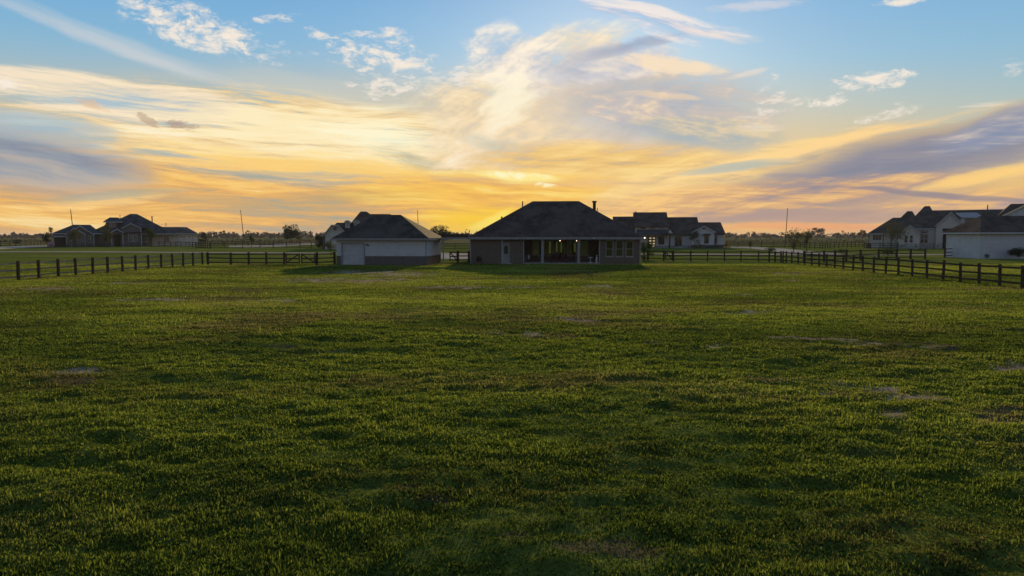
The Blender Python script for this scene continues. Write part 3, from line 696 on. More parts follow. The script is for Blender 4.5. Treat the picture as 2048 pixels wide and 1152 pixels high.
# garden door
dm = L(MB().box(dl + .06, dr - .06, HY + .06, HY + .11, .12, 2.25)).build('door', 'door_grey', main)
L(MB().box(dl + .16, dr - .16, HY + .045, HY + .115, 1.15, 2.1)).build('door_glass', 'glass_dark', dm)
L(MB().tube((dr - .14, HY + .03, 1.05), (dr - .14, HY + .07, 1.05), .03, .03)).build('handle', 'metal_dark', dm)
L(MB().box(dl - .04, dl + .06, HY - .04, HY + .12, 0, 2.42).box(dr - .06, dr + .04, HY - .04, HY + .12, 0, 2.42).box(dl + .06, dr - .06, HY - .04, HY + .12, 2.3, 2.42)).build('door_frame', 'trim', main)
L(MB().box(hx(1003.5), hx(1005), HY - .10, HY - .004, 0, EZ)).build('corner_board', 'trim_white', main)
L(MB().box(dl - .2, dr + .3, HY - 1.0, HY - .06, -.05, .12)).build('door_step', 'concrete', main)
# floodlights under the eave, lamps over the patio
for px, py in ((1055.5, 477), (1186.5, 476.5)):
    x = hx(px); L(MB().box(x - .12, x + .12, ey0 - .2, ey0 - .06, hz(py) - .06, hz(py) + .08)).build('floodlight', 'trim_white', main)
for px in (1120.3, 1153.4):
    x = AX(px, HY + .6) - .02; z = AZ(481.2, HY + .6)
    lm = L(MB().tube((x, HY + .6, z + .08), (x, HY + .6, EZ - .12), .02, .02).lathe((x, HY + .6, z + .02), [(.03, .0), (.09, .04), (.06, .09), (.02, .11)])).build('patio_lamp', 'metal_dark', main)
    L(MB().lathe((x, HY + .6, z - .06), [(.01, 0), (.04, .02), (.05, .05), (.03, .078)])).build('bulb', 'lamp_glow', lm)
# breezeway roof from the house to the outbuilding
bx0, bx1 = hx(883, 80.5), hx(936, 80.5)
L(MB().box(bx0, bx1, HY - .45, HY - .38, hz(478), hz(475)).box(bx0, bx1, HY - .35, HY + 2.4, hz(478), hz(475.2))).build('breezeway_beam', 'trim', main)
L(MB().prism([(bx0, hz(474.9)), (bx1, hz(474.9)), (bx1, hz(468)), (bx0, hz(468))], HY + .2, HY + 1.9)).build('breezeway_roof', 'roof_dark', main)
L(MB().box(hx(885.8), hx(888.2), HY - .3, HY - .15, 0, hz(478.1))).build('column', 'trim', main)

# ---- things on the patio
def chair(name, x, y, rz, label, matn='fabric_red', z=.1):
    t = empty(name, (x, y, z), rz, label, 'chair', 'chairs at the patio table')
    MB().box(-.24, .24, -.24, .24, .40, .47).build('seat', matn, t)
    MB().prism([(-.24, .47), (.24, .47), (.22, .98), (-.22, .98)], .19, .25).build('backrest', matn, t)
    for sx in (-1, 1):
        for sy in (-1, 1): MB().bar((sx * .21, sy * .21, 0), (sx * .21, sy * .21, .40), .035, .035).build('leg', 'metal_dark', t)
        MB().bar((sx * .25, -.2, .63), (sx * .25, .2, .63), .04, .03).bar((sx * .25, -.19, .44), (sx * .25, -.19, .62), .025, .025).build('armrest', 'metal_dark', t)
    return t
ty = HY + 1.3
tb = empty('patio_table', (AX(1119, ty), ty, .1), 0, 'dark oblong dining table in the middle of the covered patio', 'table')
MB().box(-1.1, 1.1, -.5, .5, .68, .73).build('table_top', 'wood_dark', tb)
for sx in (-1, 1):
    for sy in (-1, 1): MB().bar((sx * 1.0, sy * .42, 0), (sx * 1.0, sy * .42, .68), .07, .07).build('leg', 'wood_dark', tb)
chair('patio_chair', AX(1094, ty), ty, R(90), 'dark red patio chair at the left end of the table')
for i, (px, lab) in enumerate(((1108, 'near dark red patio chair, left one with its back to the lawn'), (1119, 'near dark red patio chair, middle one with its back to the lawn'), (1130, 'near dark red patio chair, right one with its back to the lawn'))):
    chair('patio_chair', AX(px, ty - .75), ty - .75, R(180), lab)
chair('patio_chair', AX(1144, ty), ty, R(-90), 'dark red patio chair at the right end of the table')
# barbecue and ornaments
g = empty('barbecue_grill', (AX(1051, HY + 1.2), HY + 1.2, .1), R(8), 'black barbecue grill with pale cloth over it in the left patio corner', 'grill')
MB().box(-.3, .3, -.25, .25, .12, .78).build('cabinet', 'metal_dark', g)
MB().tube((-.32, 0, .86), (.32, 0, .86), .24, .24, 14).build('lid', 'metal_dark', g)
MB().box(.33, .62, -.22, .22, .76, .80).build('side_shelf', 'metal_pipe', g)
for sx in (-1, 1): MB().tube((sx * .26, -.2, .07), (sx * .26 + .05, -.2, .07), .07, .07, 12).build('wheel', 'rubber', g)
MB().box(.30, .44, -.24, -.22, .45, .86).box(.30, .44, -.219, .1, .86, .88).build('cloth', 'ceramic', g)
pd = empty('side_table', (AX(1181, HY + .5), HY + .5, .1), 0, 'small pale round side table near the right patio corner', 'table')
MB().lathe((0, 0, 0), [(.22, 0), (.20, .04), (.05, .08), (.05, .58), (.32, .60), (.33, .64), (.30, .66)]).build('pedestal', 'ceramic', pd)
go_ = empty('garden_statue', (AX(1193.5, HY + .3), HY + .3, .1), 0, 'slim pale stone garden ornament by the right brick wing', 'statue')
MB().lathe((0, 0, 0), [(.14, 0), (.14, .1), (.09, .14), (.12, .34), (.14, .5), (.09, .66), (.045, .72), (.075, .80), (.07, .87), (.02, .93)]).build('figure', 'ceramic', go_)
def foliage(mb, c, r, n, ls, rnd, squash=1.0, tone=(.2, .9), hollow=.35):
    for _ in range(n):
        while True:
            p = Vector((rnd.uniform(-1, 1), rnd.uniform(-1, 1), rnd.uniform(-1, 1)))
            if hollow < p.length < 1: break
        q = Vector((c[0] + p.x * r, c[1] + p.y * r, c[2] + p.z * r * squash))
        u = Vector((rnd.gauss(0, 1), rnd.gauss(0, 1), rnd.gauss(0, 1))).normalized(); v = u.orthogonal().normalized(); s = ls * rnd.uniform(.6, 1.3)
        mb.add([q - u * s, q + v * s * .55, q + u * s, q - v * s * .55], [(0, 1, 2, 3)], tone=min(1, max(0, rnd.uniform(*tone) + .15 * p.z)))
rp = random.Random(4)
pt = empty('potted_plant', (AX(958, HY - .7), HY - .7, 0), 0, 'bushy dark potted plant against the left brick wing', 'plant')
MB().lathe((0, 0, 0), [(.14, 0), (.22, .26), (.25, .30), (.22, .31)]).build('pot', 'terracotta', pt)
m = MB(); foliage(m, (0, 0, .55), .38, 260, .06, rp); m.build('foliage', 'leaf_dark', pt)
fp = empty('potted_plant', (AX(1188, HY + 1.6), HY + 1.6, .1), 0, 'leafy potted plant in the dark right corner of the patio', 'plant')
MB().lathe((0, 0, 0), [(.13, 0), (.2, .3), (.18, .31)]).build('pot', 'terracotta', fp)
m = MB(); foliage(m, (0, 0, .85), .38, 240, .07, rp, 1.3); m.tube((0, 0, .3), (0, 0, .7), .02, .015); m.tone = m.tone + [.3] * 16; m.build('foliage', 'leaf_mid', fp)

# ------------------------------------------------------------------ outbuilding with roll-up door
GA = R(-6)
fl = gnd(674, 529.5); W = 10.3; Dp = 7.6
ob = empty('outbuilding', (fl[0], fl[1], 0), GA, 'white clapboard outbuilding with brick base, roll-up door and hipped roof beside the brick house', 'outbuilding')
gz_ = 2.85; sc_ = W / (858 - 674)
d0, d1 = (685 - 674) * sc_, (731.5 - 674) * sc_; zb = 1.02; dz1 = 2.42
MB().wall(0, W, zb, gz_, 0, .2, [(d0, d1, 0, dz1)]).box(0, .2, .2, Dp, zb, gz_).box(W - .2, W, .2, Dp - .2, zb, gz_).box(.2, W, Dp - .2, Dp, zb, gz_).build('wall', 'siding_white', ob)
MB().box(-.03, d0, -.05, .2, 0, zb - .002).box(d1, W + .05, -.05, .2, 0, zb - .002).box(-.03, .2, .2, Dp, 0, zb - .002).build('brick_base', 'brick_grey', ob)
MB().box(W - .2, W + .05, .2, Dp - .003, 0, zb - .002).box(.2, W - .2, Dp - .2, Dp - .003, 0, zb - .002).build('brick_base', 'brick', ob)  # right and back base in redder, lighter brick, painting sunlight on it
MB().box(d1, W + .07, -.075, -.052, zb - .06, zb - .005).box(W + .052, W + .075, -.05, Dp, zb - .06, zb - .005).build('ledge', 'trim', ob)
rd_ = MB()
for i in range(9): rd_.box(d0 + .05, d1 - .05, .06 + .012 * (i % 2), .12, .02 + i * dz1 / 9, .02 + (i + 1) * dz1 / 9 - .012)
rd_.build('roller_door', 'door_white', ob)
MB().box(d0 - .09, d0 + .05, -.06, .1, 0, dz1 + .1).box(d1 - .05, d1 + .06, -.06, .1, 0, dz1 + .1).box(d0 + .05, d1 - .05, -.06, .1, dz1 - .02, dz1 + .1).build('door_frame', 'trim', ob)
MB().box(W - .09, W + .012, -.012, .09, zb, gz_).build('corner_board', 'trim', ob)
zf = 3.02
MB().hip(-.4, W + .4, -.45, Dp + .45, zf, (3.35, Dp * .5, 5.72), (W - 3.9, Dp * .5, 5.72), .03).build('roof', 'roof_brown', ob)
MB().box(-.42, W + .42, -.48, -.42, zf - .25, zf - .035).box(W + .38, W + .44, -.42, Dp + .42, zf - .25, zf - .035).box(-.44, -.38, -.42, Dp + .42, zf - .25, zf - .035).box(-.38, W + .38, -.42, -.003, zf - .27, zf - .23).box(W + .003, W + .38, -.003, Dp + .3, zf - .27, zf - .23).build('fascia', 'trim', ob)
lx = (738 - 674) * sc_
lmp = MB().box(lx - .07, lx + .07, -.06, -.003, 2.18, 2.30).build('floodlight', 'metal_dark', ob)
MB().tube((lx, -.06, 2.24), (lx - .12, -.16, 2.32), .05, .08).tube((lx, -.06, 2.24), (lx + .14, -.16, 2.2), .05, .08).build('lamp_head', 'metal_dark', lmp)
ld = empty('leaning_planks', (AX(881, 80), 79.6, 0), 0, 'two dark planks leaning against the side of the white outbuilding', 'planks')
MB().bar((-.3, 0, 0), (.1, .1, 1.25), .09, .04).build('plank', 'wood_dark', ld); MB().bar((-.5, .1, 0), (-.05, .2, 1.3), .09, .04).build('plank', 'wood_pale', ld)
# ------------------------------------------------------------------ neighbouring houses (depths behind each front wall given as d)
class House:
    """a house facing the viewer's side of the lane; pixel positions are read on its own front plane"""
    def __init__(s, name, label, cat, pxc, D):
        s.az = math.atan((pxc - 1024) / 1365); s.D = D / math.cos(s.az)
        s.fw = (math.sin(s.az), math.cos(s.az)); s.rt = (math.cos(s.az), -math.sin(s.az)); s.pxc = pxc
        s.e = empty(name, (s.fw[0] * s.D, s.fw[1] * s.D, 0), -s.az, label, cat)
    def x(s, px, d=0):
        r = ray(px, 480); f = r[0] * s.fw[0] + r[1] * s.fw[1]; l = r[0] * s.rt[0] + r[1] * s.rt[1]
        return l * (s.D + d) / f
    def z(s, py, d=0):
        r = ray(s.pxc, py); f = r[0] * s.fw[0] + r[1] * s.fw[1]
        return CAM_H + r[2] * (s.D + d) / f
    def world(s, px, d=0):
        x = s.x(px, d); return (s.fw[0] * (s.D + d) + s.rt[0] * x, s.fw[1] * (s.D + d) + s.rt[1] * x)
    def pt(s, px, py, d): return (s.x(px, d), d, s.z(py, d))
    def hip(s, px0, px1, py, d0, d1, a, b, material='roof_grey', fascia='trim_white', ze=None):
        """eaves from px0 to px1 at height py; ridge points a, b = (px, py, depth)"""
        x0, x1 = s.x(px0, d0), s.x(px1, d0); ze = s.z(py, d0) if ze is None else ze
        A, B = s.pt(*a), s.pt(*b); B = (B[0], B[1], A[2])
        r = MB().hip(x0, x1, d0, d1, ze, A, B, .03).build('roof', material, s.e)
        MB().box(x0, x1, d0 - .05, d0 + .02, ze - .26, ze - .035).box(x0 - .05, x0 + .03, d0 + .02, d1, ze - .26, ze - .035).box(x1 - .03, x1 + .05, d0 + .02, d1, ze - .26, ze - .035).build('fascia', fascia, r)
        return r
    def gable_front(s, pxl, pyl, pxm, pym, pxr, pyr, d0, d1, material='roof_grey', wallm='stone_white', zb=0, inset=.35, ov=.4, fascia='trim_white'):
        """a gable end facing the viewer, with its wall below down to height zb"""
        xl, zl, xm, zm, xr, zr = s.x(pxl, d0), s.z(pyl, d0), s.x(pxm, d0), s.z(pym, d0), s.x(pxr, d0), s.z(pyr, d0)
        m = MB()
        for (a, za, b, zb_) in ((xl, zl, xm, zm), (xm, zm, xr, zr)): m.prism([(a, za - .2), (b, zb_ - .2), (b, zb_), (a, za)], d0 - ov, d1)
        r = m.build('roof', material, s.e)
        f = MB()
        for (a, za, b, zb_) in ((xl, zl, xm, zm), (xm, zm, xr, zr)): f.prism([(a, za - .28), (b, zb_ - .28), (b, zb_ - .02), (a, za - .02)], d0 - ov - .06, d0 - ov - .003)
        f.build('fascia', fascia, r)
        k = (zm - zl) / (xm - xl); k2 = (zm - zr) / (xm - xr)
        il, ir = xl + inset, xr - inset
        w = MB().prism([(il, zb), (ir, zb), (ir, zr + k2 * (ir - xr) - .21), (xm, zm - .21), (il, zl + k * (il - xl) - .21)], d0, d1 - .3)
        w.build('wall', wallm, s.e); return r
    def wallbox(s, px0, px1, py, d0, d1, material, zb=0, ztop=None, name='wall'):
        x0, x1 = s.x(px0, d0), s.x(px1, d0); zt = s.z(py, d0) if ztop is None else ztop
        return MB().box(x0, x1, d0, d1, zb, zt).build(name, material, s.e)
    def win(s, px0, px1, py0, py1, d, cols=2, rows=2, frame='trim_white', glass='glass_dark', fw=.09, mw=.06):
        return window(s.e, s.x(px0, d), s.x(px1, d), s.z(py1, d), s.z(py0, d), d, cols, rows, frame, fw, glass, -1, mw)

# --- far left: sprawling stone house with dormer and porch
E = House('stone_house', 'sprawling stone and cream stucco house with a square dormer at the far left', 'house', 250, 204)
E.hip(104, 200, 466.5, 2.0, 20, (148, 450, 11), (182, 450, 11), 'roof_grey')
E.wallbox(107, 178, 467.5, 3, 18, 'stone_dark')
E.hip(174, 350, 466.8, 5.0, 27, (263, 427.5, 15), (276, 427.5, 15), 'roof_grey')
E.hip(290, 397, 466.6, 8.2, 26.5, (322, 453.5, 17), (374, 453.5, 17), 'roof_grey')
E.wallbox(178, 303, 467.8, 6.2, 25, 'stone_dark')
E.wallbox(303.5, 394.5, 467.6, 9, 25, 'stucco_cream')
# garage front
E.wallbox(107, 131, 467.6, 1.6, 2.99, 'stone_dark', ztop=E.z(470, 1.6))
gd = MB(); [gd.box(E.x(109.5, 1.5), E.x(130, 1.5), 1.46 + .02 * (i % 2), 1.59, .05 + i * .55, .05 + (i + 1) * .55 - .03) for i in range(5)]
gd.build('garage_door', 'door_dark', E.e)
MB().box(E.x(108.4, 1.5), E.x(131, 1.5), 1.4, 1.58, 2.86, 3.1).build('lintel', 'trim_white', E.e)
E.gable_front(130.5, 468.8, 149.5, 455.5, 172.5, 468.6, .2, 11, wallm='stone_dark')
E.gable_front(142, 464.5, 161, 451.4, 190, 469.5, 1.2, 12, wallm='stone_dark')
for px in (132.5, 143, 170.2, 187.8):
    E.wallbox(px - .45, px + .45, 469.6, (.1 if px < 175 else 1.1), (.19 if px < 175 else 1.19), 'trim_white', name='corner_board')
E.win(175.5, 182, 471, 485, 1.19, 1, 2); E.win(146, 156, 474, 486, .19, 2, 1)
# dormer
E.wallbox(213, 236, 444, 7.4, 16, 'stone_dark', zb=E.z(456, 7.4), name='dormer_wall')
E.hip(208.5, 247.5, 443.2, 6.4, 18, (221.5, 435, 11), (238, 435.6, 11), 'roof_grey')
E.win(220, 232, 445, 454.5, 7.4, 3, 1)
# entry porch and living room gable
E.gable_front(221.5, 465, 234.5, 457, 248, 464.6, 2.4, 7, wallm='stone_dark', zb=E.z(468, 2.4), inset=.2)
for px in (223.5, 245.8): E.wallbox(px - .8, px + .8, 467.5, 2.6, 2.95, 'trim_white', name='column')
E.wallbox(229, 240, 472, 6.05, 6.19, 'door_dark', name='door')
E.gable_front(243, 456.3, 262.5, 446, 284, 456, 4.4, 14, wallm='stone_dark')
MB().box(E.x(243.5, 4.1), E.x(289, 4.1), 3.4, 4.38, E.z(465.2, 4), E.z(464, 4)).prism([(E.x(283, 4.4), E.z(456.8, 4.4)), (E.x(299, 4.4), E.z(456.8, 4.4)), (E.x(299, 4.4), E.z(455.4, 4.4)), (E.x(283, 4.4), E.z(455.4, 4.4))], 3.9, 9).build('porch_roof', 'roof_grey', E.e)
E.wallbox(282, 283.6, 457, 4.0, 4.3, 'trim_white', name='column')
E.win(256.5, 266, 467.5, 483, 4.4, 2, 3, fw=.12); E.win(267, 275, 467.5, 483, 4.4, 2, 3, fw=.12)
E.win(290, 295, 470, 484, 6.19, 1, 2)
for a, b, c, d_, cl in ((328.5, 332.5, 472.5, 484, 1), (334, 338, 472.5, 484, 1), (344, 348, 471.8, 474.8, 1), (350, 354, 471.8, 474.8, 1), (358, 361.4, 471.8, 475.2, 1), (362.6, 366, 471.8, 475.2, 1), (367, 370.4, 471.8, 475.2, 1), (377.5, 380.5, 471.5, 475, 1), (390.5, 393, 471.5, 475, 1)):
    E.win(a, b, c, d_, 9, cl, 1, fw=.08)
for px in (355.3, 385.8): E.wallbox(px - .25, px + .25, 468.6, 8.88, 8.99, 'metal_dark', name='downspout')
pipe(E.e, E.x(242, 12), 12, E.z(438, 12), E.z(430, 12), .09); pipe(E.e, E.x(305.8, 15), 15, E.z(444, 15), E.z(433.5, 15), .16, True, 'flue'); pipe(E.e, E.x(333, 15), 15, E.z(452, 15), E.z(445, 15), .09)

# --- behind the outbuilding: white stone house with two arched dormers
C_ = House('stone_house', 'white stone house with clipped gable and two arched dormers behind the outbuilding', 'house', 730, 166)
C_.hip(684, 800, 467.6, 3.4, 22, (722, 423, 12.5), (734, 423, 12.5), 'roof_dark')
C_.hip(716, 872, 468.2, 4.4, 23, (731, 427.8, 13.7), (780.5, 427.8, 13.7), 'roof_dark')
C_.hip(655, 712, 466.5, 3.0, 19, (674, 445.5, 11), (700, 445.5, 11), 'roof_dark')
C_.wallbox(688, 866, 469, 4.9, 22, 'stone_white')
x = lambda p: C_.x(p, 0)
zz = lambda p: C_.z(p, 0)
# clipped gable: a chevron with its point cut level
w = MB().prism([(x(650.5), 0), (x(688), 0), (x(688), zz(463.5)), (x(677.5), zz(452.4)), (x(663), zz(452.4)), (x(650.5), zz(468))], 0, 12)
w.build('wall', 'stone_white', C_.e)
m = MB()
for (a, za, b, zb_) in ((648.3, 469.4, 663, 451.4), (663, 451.4, 677.5, 451.4), (677.5, 451.4, 690.6, 465)): m.prism([(x(a), zz(za) - .02), (x(b), zz(zb_) - .02), (x(b), zz(zb_) + .2), (x(a), zz(za) + .2)], -.5, 13)
m.build('roof', 'roof_dark', C_.e)
m = MB()
for (a, za, b, zb_) in ((648.3, 469.4, 663, 451.4), (663, 451.4, 677.5, 451.4), (677.5, 451.4, 690.6, 465)): m.prism([(x(a), zz(za) - .1), (x(b), zz(zb_) - .1), (x(b), zz(zb_) + .17), (x(a), zz(za) + .17)], -.58, -.505)
m.build('fascia', 'trim_white', C_.e)
MB().box(x(667), x(674), -.08, -.003, zz(461), zz(454.6)).build('gable_vent', 'terracotta', C_.e)
C_.win(659.5, 662.5, 477, 492, 0, 1, 2)
C_.wallbox(645.5, 650, 470, 3, 12, 'stone_dark'); C_.hip(643.5, 653, 469.5, 2.5, 12.5, (648.8, 466, 7), (649.2, 466, 7.4), 'roof_dark')
for cx in (695.5, 713.5):
    d = 4.2; a, b = C_.x(cx - 4.6, d), C_.x(cx + 4.6, d); z0, z1 = C_.z(456, d), C_.z(446, d); n = 9; mx = (a + b) / 2; hw = (b - a) / 2
    arc = [(mx + hw * math.cos(t), z1 + hw * .75 * math.sin(t)) for t in [math.pi * i / n for i in range(n + 1)]]
    MB().prism([(a, z0), (b, z0)] + arc, d, 11).build('dormer_wall', 'stone_white', C_.e)
    m = MB(); out_ = [(mx + (hw + .3) * math.cos(t), z1 + (hw * .75 + .25) * math.sin(t)) for t in [math.pi * i / n for i in range(n + 1)]]
    for i in range(n): m.prism([arc[i], out_[i], out_[i + 1], arc[i + 1]], d - .35, 11.05)
    m.build('dormer_roof', 'trim_white', C_.e)
    C_.win(cx - 1.9, cx + 1.9, 446, 452.6, d, 1, 2)
MB().prism([(C_.x(718, 4), C_.z(452, 4)), (C_.x(729, 4), C_.z(452, 4)), (C_.x(729, 4), C_.z(451, 4)), (C_.x(718, 4), C_.z(451, 4))], 4.2, 9).build('ledge', 'trim_white', C_.e)

# --- right of the brick house: white farmhouse with stepped roofs
D_ = House('farmhouse', 'white board farmhouse with stepped dark roofs just right of the brick house', 'house', 1340, 176)
D_.e['label'] = 'white board farmhouse with stepped dark roofs just right of the brick house'
def gs(H, px0, px1, pye, d0, pyr, dr, d1, material='roof_dark', slope=0.0):
    """roof with its ridge level across the view; slope narrows the ridge (hip ends) in px"""
    x0, x1 = H.x(px0, d0), H.x(px1, d0); ze = H.z(pye, d0); zr = H.z(pyr, dr)
    if slope:
        return MB().hip(x0, x1, d0, d1, ze, (H.x(px0 + slope, dr), dr, zr), (H.x(px1 - slope, dr), dr, zr), .2).build('roof', material, H.e)
    return MB().gable_s(x0, x1, d0, d1, ze, dr, zr, .2).build('roof', material, H.e)
# central tall block and clerestory
cx0, cx1 = D_.x(1266, 3), D_.x(1338.5, 3)
MB().hip(cx0, cx1, 2.6, 19, D_.z(452.6, 2.6), (D_.x(1265.5, 9.5), 9.5, D_.z(424.2, 9.5)), (D_.x(1332.3, 9.5), 9.5, D_.z(424.2, 9.5)), .22).build('roof', 'roof_dark', D_.e)
D_.wallbox(1269.5, 1336.5, 453.2, 3.4, 16, 'board_white', zb=0)
for a, b in ((1280.5, 1291.5), (1299.5, 1310.5), (1318, 1329)): D_.win(a, b, 453.8, 459, 3.4, 3, 1, fw=.1)
MB().prism([(D_.x(1271, .6), 0), (D_.x(1271, .6) + .001, 0), (D_.x(1271, .6), .01)], .6, .61)
pr = MB(); x0, x1 = D_.x(1272.5, 0), D_.x(1341.5, 0)
pr.add([(x0, 0, D_.z(469, 0)), (x1, 0, D_.z(469, 0)), (x1, 3.38, D_.z(459.6, 3.4)), (x0, 3.38, D_.z(459.6, 3.4)), (x0, 0, D_.z(467.2, 0)), (x1, 0, D_.z(467.2, 0)), (x1, 3.38, D_.z(459, 3.4)), (x0, 3.38, D_.z(459, 3.4))],
       [(0, 3, 2, 1), (4, 5, 6, 7), (0, 1, 5, 4), (1, 2, 6, 5), (2, 3, 7, 6), (3, 0, 4, 7)])
pr.build('porch_roof', 'roof_grey', D_.e)
MB().box(x1 - .5, x1 + .05, .3, 3.3, D_.z(468, 0), D_.z(467.4, 0)).prism([(D_.x(1337, .1), D_.z(466.5, .1)), (D_.x(1345.5, .1), D_.z(466.5, .1)), (D_.x(1340, .1), D_.z(459, .1)), (D_.x(1338, .1), D_.z(459.4, .1))], .1, .3).build('porch_gable', 'trim_white', D_.e)
for px in (1273.5, 1296, 1339.5): MB().box(D_.x(px, .3) - .17, D_.x(px, .3) + .17, .15, .45, 0, D_.z(469, 0)).build('column', 'wood_dark', D_.e)
# lit glazed door and window in the porch
dw = window(D_.e, D_.x(1297, 3.4), D_.x(1311.5, 3.4), .1, D_.z(473.5, 3.4), 3.4, 2, 4, 'metal_dark', .2, 'room_light', -1, .35)
dw.name = 'glazed_door'
D_.win(1316.5, 1328.5, 472, 489, 3.4, 2, 3, 'metal_dark')
MB().lathe((D_.x(1289.3, .5), .5, 2.55), [(.08, 0), (.12, .05), (.12, .22), (.04, .28)]).build('porch_light', 'lamp_glow', D_.e)
# left wing
gs(D_, 1224, 1269, 468, 4, 432.4, 13, 23, slope=1); D_.wallbox(1226, 1269.3, 469, 4.6, 22, 'board_white')
# right wing and far right wing
MB().hip(D_.x(1330, 3), D_.x(1401.5, 3), 3.0, 22, D_.z(468.6, 3), (D_.x(1334, 11.5), 11.5, D_.z(434.4, 11.5)), (D_.x(1393.5, 11.5), 11.5, D_.z(434.4, 11.5)), .22).build('roof', 'roof_dark', D_.e)
D_.wallbox(1337, 1384, 469.6, 3.8, 20, 'board_white')
D_.win(1349.5, 1363.5, 473, 492, 3.8, 3, 3, 'metal_dark')
MB().hip(D_.x(1386, .8), D_.x(1451, .8), .8, 17, D_.z(467.6, .8), (D_.x(1392, 8.5), 8.5, D_.z(444.8, 8.5)), (D_.x(1440.5, 8.5), 8.5, D_.z(444.8, 8.5)), .22).build('roof', 'roof_dark', D_.e)
D_.wallbox(1430, 1448, 468.6, 1.5, 16, 'board_white', zb=1.0); D_.wallbox(1430, 1448.4, 0, 1.42, 16, 'stone_dark', ztop=.995, name='stone_base')
D_.gable_front(1380.5, 464.6, 1408.3, 451.6, 1431.5, 463.8, -.8, 12, 'roof_dark', 'board_white', zb=0, inset=.35)
D_.wallbox(1382.6, 1429.6, 0, -.9, -.805, 'stone_dark', ztop=1.0, name='stone_base')
MB().box(D_.x(1405.3, -.8), D_.x(1409.3, -.8), -.9, -.803, D_.z(458.6, -.8), D_.z(454.6, -.8)).build('gable_vent', 'metal_dark', D_.e)
D_.win(1408.5, 1417.5, 470, 487, -.8, 2, 3, 'metal_dark')
MB().prism([(D_.x(1406, -.8), D_.z(470.3, -.8)), (D_.x(1421, -.8), D_.z(470.3, -.8)), (D_.x(1420, -.8), D_.z(467.2, -.8)), (D_.x(1407, -.8), D_.z(467.2, -.8))], -1.5, -.802).build('awning', 'roof_dark', D_.e)
D_.win(1428.5, 1434, 471, 487, 1.5, 1, 3, 'metal_dark')
pipe(D_.e, D_.x(1270.8, 9), 9, D_.z(425, 9), D_.z(422.3, 9), .18)

# --- right: long white stone house with many roofs
F = House('stone_house', 'long pale stone house with many peaks and a metal-roofed dormer at the right', 'house', 1850, 172)
F.hip(1734.5, 1838, 466.6, 2.2, 24, (1784, 434.6, 13), (1800, 434.6, 13), 'roof_brown')
F.hip(1768, 1852, 466.2, 4.0, 27, (1812, 421.8, 15.5), (1822, 421.8, 15.5), 'roof_brown')
F.hip(1806, 1884, 456.4, 4.4, 26, (1846, 412.2, 14.5), (1856.5, 412.2, 14.5), 'roof_brown')
x0, x1 = F.x(1862, 8), F.x(2064, 8)
MB().gable_s(x0, x1, 6, 28, F.z(462, 6), 17, F.z(421, 17), .2).build('roof', 'roof_brown', F.e)
F.hip(1962, 2130, 462, 3, 27, (2018, 411, 13), (2064, 411, 13), 'roof_brown')
F.gable_front(2004, 433, 2074, 402, 2140, 433, 1.0, 12, 'roof_brown', 'siding_white', zb=0, inset=.3)
F.wallbox(1737.6, 1832, 467.6, 3, 22, 'stone_white'); F.wallbox(1832.3, 2100, 467, 5.0, 25, 'stone_white')
F.wallbox(1832.2, 1874, 457.6, 4.7, 5.2, 'stone_white')
F.gable_front(1792, 474.2, 1818.5, 449.4, 1842.5, 466.5, .2, 12, 'roof_brown', 'stone_white')
F.gable_front(1868, 452.6, 1899, 424, 1924, 447.6, 3.4, 15, 'roof_brown', 'stone_white')
F.win(1839.6, 1856.6, 459.6, 487, 4.7, 2, 3, fw=.16, mw=.14)
F.win(1808, 1816, 470, 486, .2, 1, 2, fw=.12); F.win(1818.5, 1826.5, 470, 486, .2, 1, 2, fw=.12)
F.win(1745, 1763, 468.5, 481, 3, 3, 1); F.win(1797, 1800.5, 470, 476, .2, 1, 1)
F.wallbox(1885.5, 1903, 457, 3.3, 3.39, 'door_dark', name='entry_shade_panel')  # dark panel on the wall, painting the shade inside the entry
MB().box(F.x(1884.5, 3.2), F.x(1904.5, 3.2), 3.1, 3.28, F.z(461, 3.2), F.z(457, 3.2)).build('lintel', 'wood_dark', F.e)
for px in (1737.9, 1766.5, 1794.6): MB().box(F.x(px, .5) - .09, F.x(px, .5) + .09, .4, .58, 0, F.z(467.2, 2.4)).build('porch_post', 'wood_dark', F.e)
# metal-roofed shed dormer
dd = 3.6; m = MB(); m.add([F.pt(1922, 437.2, dd - .6), F.pt(1966.5, 437.2, dd - .6), F.pt(1950, 427.6, 9), F.pt(1909, 427.6, 9), F.pt(1922, 436, dd - .6), F.pt(1966.5, 436, dd - .6), F.pt(1950, 426.4, 9), F.pt(1909, 426.4, 9)],
    [(0, 3, 2, 1), (4, 5, 6, 7), (0, 1, 5, 4), (1, 2, 6, 5), (2, 3, 7, 6), (3, 0, 4, 7)]); m.build('dormer_roof', 'metal_roof', F.e)
F.wallbox(1920, 1962, 437.4, dd, 10, 'board_white', zb=F.z(450, dd), name='dormer_wall')
F.win(1928.5, 1936, 438.6, 445.6, dd, 2, 1, 'metal_dark', 'curtain'); F.win(1937, 1945, 438.6, 445.6, dd, 2, 1, 'metal_dark', 'curtain')
pipe(F.e, F.x(1971.8, 16), 16, F.z(422, 16), F.z(412, 16), .12)

